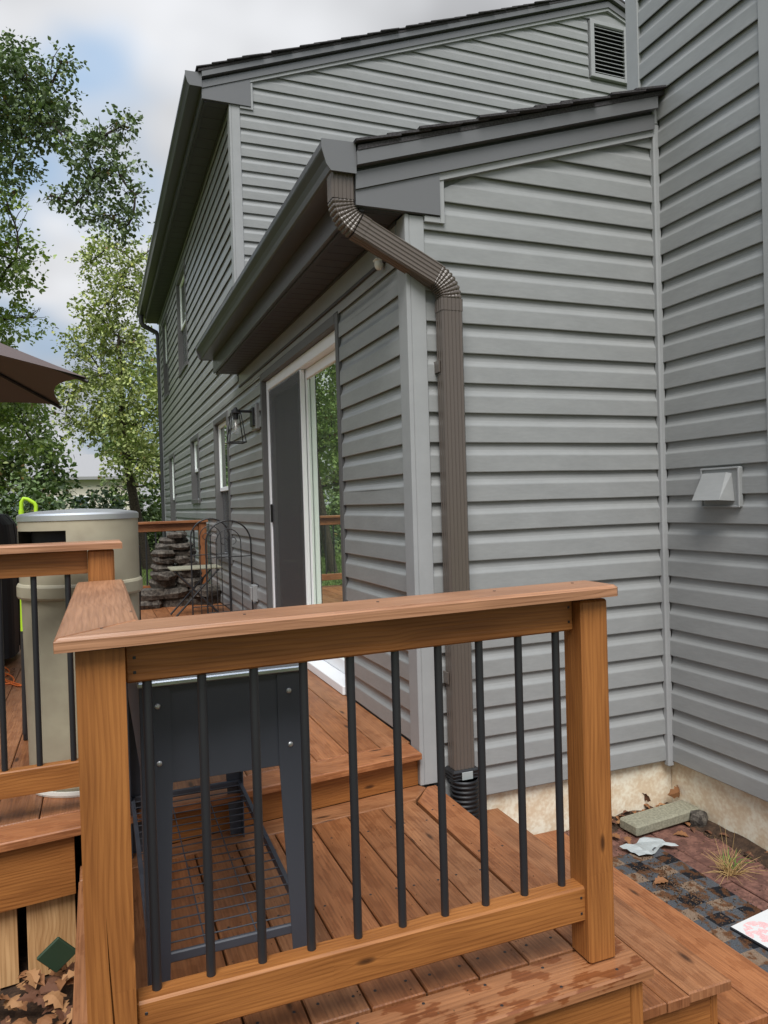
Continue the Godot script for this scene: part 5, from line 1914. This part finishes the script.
func build_trees() -> void:
	var leaf := leaf_mesh(0.34)
	var lm := mat(Color.WHITE, 0.55, 0.4)
	lm.vertex_color_use_as_albedo = true
	lm.cull_mode = BaseMaterial3D.CULL_DISABLED
	lm.backlight_enabled = true
	lm.backlight = Color(0.42, 0.5, 0.16)
	# oak whose branch hangs in at the upper left
	var cl := []
	for c in [[15, 70, 34, 11], [45, 95, 30, 11], [62, 62, 18, 11], [20, 120, 36, 11], [55, 125, 26, 11], [10, 165, 30, 11], [85, 150, 26, 10.6], [105, 135, 22, 10.6], [125, 125, 18, 10.6], [90, 180, 26, 10.6], [118, 170, 24, 10.6], [135, 195, 18, 10.6], [75, 205, 18, 10.6], [105, 215, 26, 10.6], [128, 225, 18, 10.6], [50, 195, 14, 10.6], [-30, 110, 50, 11], [-60, 60, 60, 11.5], [-80, 160, 60, 12]]:
		var rr: float = c[2] / CAM_F * c[3]
		cl.append([px(c[0], c[1], c[3]), Vector3(rr, rr * 0.85, rr * 1.2)])
	tree("oak_tree", "oak with dark green leaves whose branch reaches in against the sky", Vector3(px(-190, 560, 12.0).x, -0.42, px(-190, 560, 12.0).z), cl, 32000, 0.062, Color(0.15, 0.205, 0.105), 301, 0.16, leaf, lm, "trees beyond the deck", px(-130, 150, 11.5))
	# left bushy branch lower down
	cl = []
	for c in [[8, 205, 26, 14], [15, 260, 34, 14], [34, 318, 16, 14], [5, 320, 34, 14], [-40, 250, 60, 14], [-50, 340, 60, 14], [0, 190, 20, 14], [10, 400, 46, 15], [-50, 430, 60, 15], [30, 440, 30, 15]]:
		var rr: float = c[2] / CAM_F * c[3]
		cl.append([px(c[0], c[1], c[3]), Vector3(rr, rr * 0.9, rr * 1.2)])
	tree("maple_tree", "maple with bright to dark green leaves above the brown umbrella", Vector3(px(-40, 560, 14.5).x, -0.42, px(-40, 560, 14.5).z), cl, 18000, 0.082, Color(0.25, 0.33, 0.105), 302, 0.13, leaf, lm, "trees beyond the deck")
	# light-crowned tree beside the far corner of the house
	cl = []
	for c in [[110, 245, 22, 19], [135, 262, 20, 19], [90, 262, 20, 19], [118, 285, 30, 19], [145, 300, 22, 19], [95, 315, 26, 19], [80, 345, 22, 19], [115, 335, 32, 19.5], [142, 345, 24, 19], [100, 372, 32, 19.5], [75, 390, 24, 19], [132, 385, 32, 19], [105, 415, 30, 19], [140, 425, 30, 19], [128, 458, 26, 19], [150, 462, 24, 19], [84, 428, 22, 19], [66, 415, 16, 19], [160, 240, 14, 19], [170, 300, 20, 19], [172, 400, 30, 19]]:
		var rr: float = c[2] / CAM_F * c[3]
		cl.append([px(c[0], c[1], c[3]), Vector3(rr, rr * 0.85, rr * 1.3)])
	tree("ash_tree", "tall airy tree with yellow-green leaves beside the far corner of the house", Vector3(px(150, 540, 20).x, -0.42, px(150, 540, 20).z), cl, 19000, 0.085, Color(0.34, 0.39, 0.15), 303, 0.17, leaf, lm, "trees beyond the deck")
	# row of trees closing the garden
	var r := RandomNumberGenerator.new()
	r.seed = 77
	var spots := [[-22, -20, 9.0, 0], [-17.5, -25, 11, 1], [-13.0, -27, 9.5, 0], [-9.6, -25, 8.5, 1], [-7.0, -29, 9.0, 2], [-4.4, -27, 6.5, 0], [1.4, -31, 8.0, 1], [-26, -12, 10, 1], [-12, -38, 13, 2], [-8.5, -42, 11, 1], [3.5, -38, 10.0, 2], [-20, -36, 13, 0], [-29, -3, 10, 2], [-30, 8, 11, 0], [-28, 18, 11, 1]]
	var labels := ["dark green broadleaf tree in the row closing the garden", "mid green bushy tree in the row closing the garden", "olive green loose-crowned tree in the row closing the garden"]
	var cols := [Color(0.13, 0.19, 0.075), Color(0.19, 0.26, 0.09), Color(0.25, 0.29, 0.12)]
	for s in spots:
		cl = []
		var h: float = s[2]
		for i in 16:
			var a := r.randf() * TAU
			var q := r.randf()
			var y := h * (0.16 + 0.78 * q)
			var w := h * 0.26 * sin(PI * clampf(0.2 + 0.75 * q, 0, 1))
			var cr := h * r.randf_range(0.10, 0.16)
			cl.append([Vector3(s[0] + cos(a) * w, y - 0.4, s[1] + sin(a) * w), Vector3(cr, cr * 0.8, cr)])
		tree("garden_tree", labels[s[3]], Vector3(s[0], -0.42, s[1]), cl, 7000, 0.2, cols[s[3]], 400 + int(s[0] * 3.0), 0.2, leaf, lm, "trees closing the garden")
	# shrubs in front of them
	var shrubs := [[-9.0, -19.0, 1.9, 0], [-6.6, -20.5, 2.3, 1], [-4.6, -19.5, 1.5, 0], [-2.6, -20.5, 2.1, 0], [-1.1, -19.5, 2.4, 0], [0.6, -21, 2.3, 1], [-11.5, -18, 2.3, 1], [-14.5, -16, 2.2, 0], [2.4, -23, 2.6, 0], [-17.5, -13, 2.4, 0], [-20, -9, 2.4, 1]]
	for s in shrubs:
		var h: float = s[2]
		cl = []
		for i in 7:
			var a := r.randf() * TAU
			cl.append([Vector3(cos(a) * h * 0.35, h * r.randf_range(0.25, 0.75), sin(a) * h * 0.35), Vector3(h * 0.36, h * 0.3, h * 0.36)])
		var t := thing("shrub", "dark evergreen shrub below the garden trees" if s[3] == 0 else "mid green leafy shrub below the garden trees", "shrub", Vector3(s[0], -0.42, s[1]), "shrubs below the garden trees")
		crown(t, cl, 3600, 0.13, Color(0.06, 0.095, 0.045) if s[3] == 0 else Color(0.12, 0.17, 0.06), 0.5, 600 + int(h * 100) + int(s[0] * 7), leaf, lm)
		var g := G.new()
		for k in 4:
			limb(g, Vector3(0, -0.1, 0), Vector3(r.randfn() * 0.4, h * 0.5, r.randfn() * 0.4), 0.04, 0.01, 0.1, 6)
		put(t, "stem", g, M.bark)
	# lawn blades near the far end of the deck
	var mm := MultiMesh.new()
	mm.transform_format = MultiMesh.TRANSFORM_3D
	mm.use_colors = true
	var bg := G.new()
	bg.tri(Vector3(-0.5, 0, 0), Vector3(0.5, 0, 0), Vector3(0.1, 1, 0.25), Vector3(0, 0.3, -5))
	mm.mesh = bg.mesh()
	mm.instance_count = 30000
	for i in 30000:
		var p := Vector3(r.randf_range(-5.5, 1.5), -0.42, r.randf_range(-19.0, -6.3))
		var b := Basis(Vector3.UP, r.randf() * TAU).scaled(Vector3(0.012, r.randf_range(0.03, 0.075), 0.04))
		mm.set_instance_transform(i, Transform3D(b, p))
		var f := r.randf_range(0.7, 1.3)
		mm.set_instance_color(i, Color(0.115 * f, 0.17 * f, 0.04 * f))
	var o := MultiMeshInstance3D.new()
	o.multimesh = mm
	o.material_override = lm
	o.name = numbered("grass")
	add_child(o)
	tag(o, "short green grass of the lawn beyond the far deck railing", "grass", "", "stuff")

func build_neighbour() -> void:
	var c := px(82, 500, 46.0)
	var t := thing("neighbour_house", "pale beige neighbouring house with grey roof half hidden by trees", "house", Vector3(c.x, -0.42, c.z))
	var wall := mat(srgb(206, 200, 186), 0.9)
	var g := G.new()
	g.span(Vector3(-3.2, 0, -6), Vector3(3.4, 3.6, 0))
	put(t, "wall", g, wall)
	g = G.new()
	g.slab([Vector3(-3.6, 3.601, 0.4), Vector3(3.8, 3.601, 0.4), Vector3(3.8, 3.78, 0.4), Vector3(-3.6, 3.78, 0.4)], Vector3(0, 0, -6.8))
	g.slab([Vector3(-3.6, 3.782, 0.4), Vector3(-3.6, 5.4, -3.0), Vector3(-3.6, 3.782, -6.4)], Vector3(7.4, 0, 0))
	put(t, "roof", g, mat(srgb(150, 150, 152), 0.9))
	for x in [-2.3, -0.5, 1.6]:
		var w := group_of(t, "window")
		g = G.new()
		g.span(Vector3(x, 1.2, 0.001), Vector3(x + 0.9, 2.6, 0.06))
		put(w, "frame", g, M.white)
		g = G.new()
		g.span(Vector3(x + 0.08, 1.28, 0.0605), Vector3(x + 0.82, 2.52, 0.07))
		put(w, "pane", g, mat(srgb(70, 80, 88), 0.1))

# ------------------------------------------------------------------ camera, sky, sun
func sky_image() -> Image:
	var w := 1024
	var h := 512
	var f := FastNoiseLite.new()
	f.seed = 12
	f.noise_type = FastNoiseLite.TYPE_SIMPLEX_SMOOTH
	f.frequency = 0.62
	f.fractal_octaves = 5
	f.fractal_gain = 0.52
	var f2 := FastNoiseLite.new()
	f2.seed = 31
	f2.frequency = 1.3
	f2.fractal_octaves = 4
	var im := Image.create(w, h, false, Image.FORMAT_RGBF)
	for j in h:
		var th := (j + 0.5) / h * PI
		var y := cos(th)
		var s := sin(th)
		for i in w:
			var a := ((i + 0.5) / w - 0.5) * TAU
			var d := Vector3(sin(a) * s, y, -cos(a) * s)
			var col := Color(0.30, 0.31, 0.29)
			if y > -0.05:
				var p := Vector3(d.x, 0, d.z) / (maxf(y, 0.0) + 0.42) + Vector3(0.62, y * 0.6, 0.35)
				var n := f.get_noise_3dv(p * 1.5)
				var n2 := f2.get_noise_3dv(p * 1.7)
				var cover := smoothstep(-0.34, -0.06, n)
				var blue := Color(0.30, 0.47, 0.70).lerp(Color(0.52, 0.62, 0.72), pow(1.0 - clampf(y, 0, 1), 4.0))
				var cloud := 0.58 + 0.34 * n2 + 0.10 * (1.0 - smoothstep(-0.2, 0.25, n))
				var cc := Color(cloud * 0.985, cloud, cloud * 1.035)
				col = blue.lerp(cc, 0.15 + 0.85 * cover) * (0.62 + 0.76 * clampf(y, 0.0, 1.0))   # overcast sky: the zenith is brighter than the horizon
				col.a = 1.0
				if y < 0.0:
					col = col.lerp(Color(0.30, 0.31, 0.29), clampf(-y / 0.05, 0, 1))
			im.set_pixel(i, j, col)
	return im

func build_view() -> void:
	var f := Vector3(sin(CAM_YAW) * cos(CAM_PITCH), sin(CAM_PITCH), -cos(CAM_YAW) * cos(CAM_PITCH))
	var r0 := Vector3(cos(CAM_YAW), 0, sin(CAM_YAW))
	var u0 := r0.cross(f)
	cam_r = r0 * cos(CAM_ROLL) + u0 * sin(CAM_ROLL)
	cam_u = -r0 * sin(CAM_ROLL) + u0 * cos(CAM_ROLL)
	cam_f = f
	var cam := Camera3D.new()
	cam.name = "camera"
	add_child(cam)
	cam.transform = Transform3D(Basis(cam_r, cam_u, -cam_f), CAM_AT)
	cam.fov = rad_to_deg(2.0 * atan(512.0 / CAM_F))
	cam.near = 0.05
	cam.far = 900.0
	cam.current = true
	var env := Environment.new()
	env.background_mode = Environment.BG_SKY
	var sky := Sky.new()
	var sm := PanoramaSkyMaterial.new()
	sm.panorama = ImageTexture.create_from_image(sky_image())
	sky.sky_material = sm
	env.sky = sky
	env.background_energy_multiplier = 0.47
	env.tonemap_mode = Environment.TONE_MAPPER_LINEAR
	env.tonemap_exposure = 2.5
	env.sdfgi_enabled = true
	env.ssao_enabled = true
	env.ssil_enabled = true
	var we := WorldEnvironment.new()
	we.name = "environment"
	we.environment = env
	add_child(we)
	var sun := DirectionalLight3D.new()
	sun.name = "sun"
	sun.light_color = Color(1.0, 0.985, 0.965)
	sun.light_energy = 0.5
	sun.light_angular_distance = 34.0
	sun.shadow_enabled = true
	add_child(sun)
	sun.look_at_from_position(Vector3(-2.1, 8.4, 5.2), Vector3.ZERO, Vector3.UP)

func _ready() -> void:
	rng.seed = 5
	build_view()
	make_materials()
	build_ground()
	build_house()
	build_decks()
	build_railings()
	build_planter()
	build_bin()
	build_far_things()
	build_left_things()
	build_neighbour()
	build_trees()
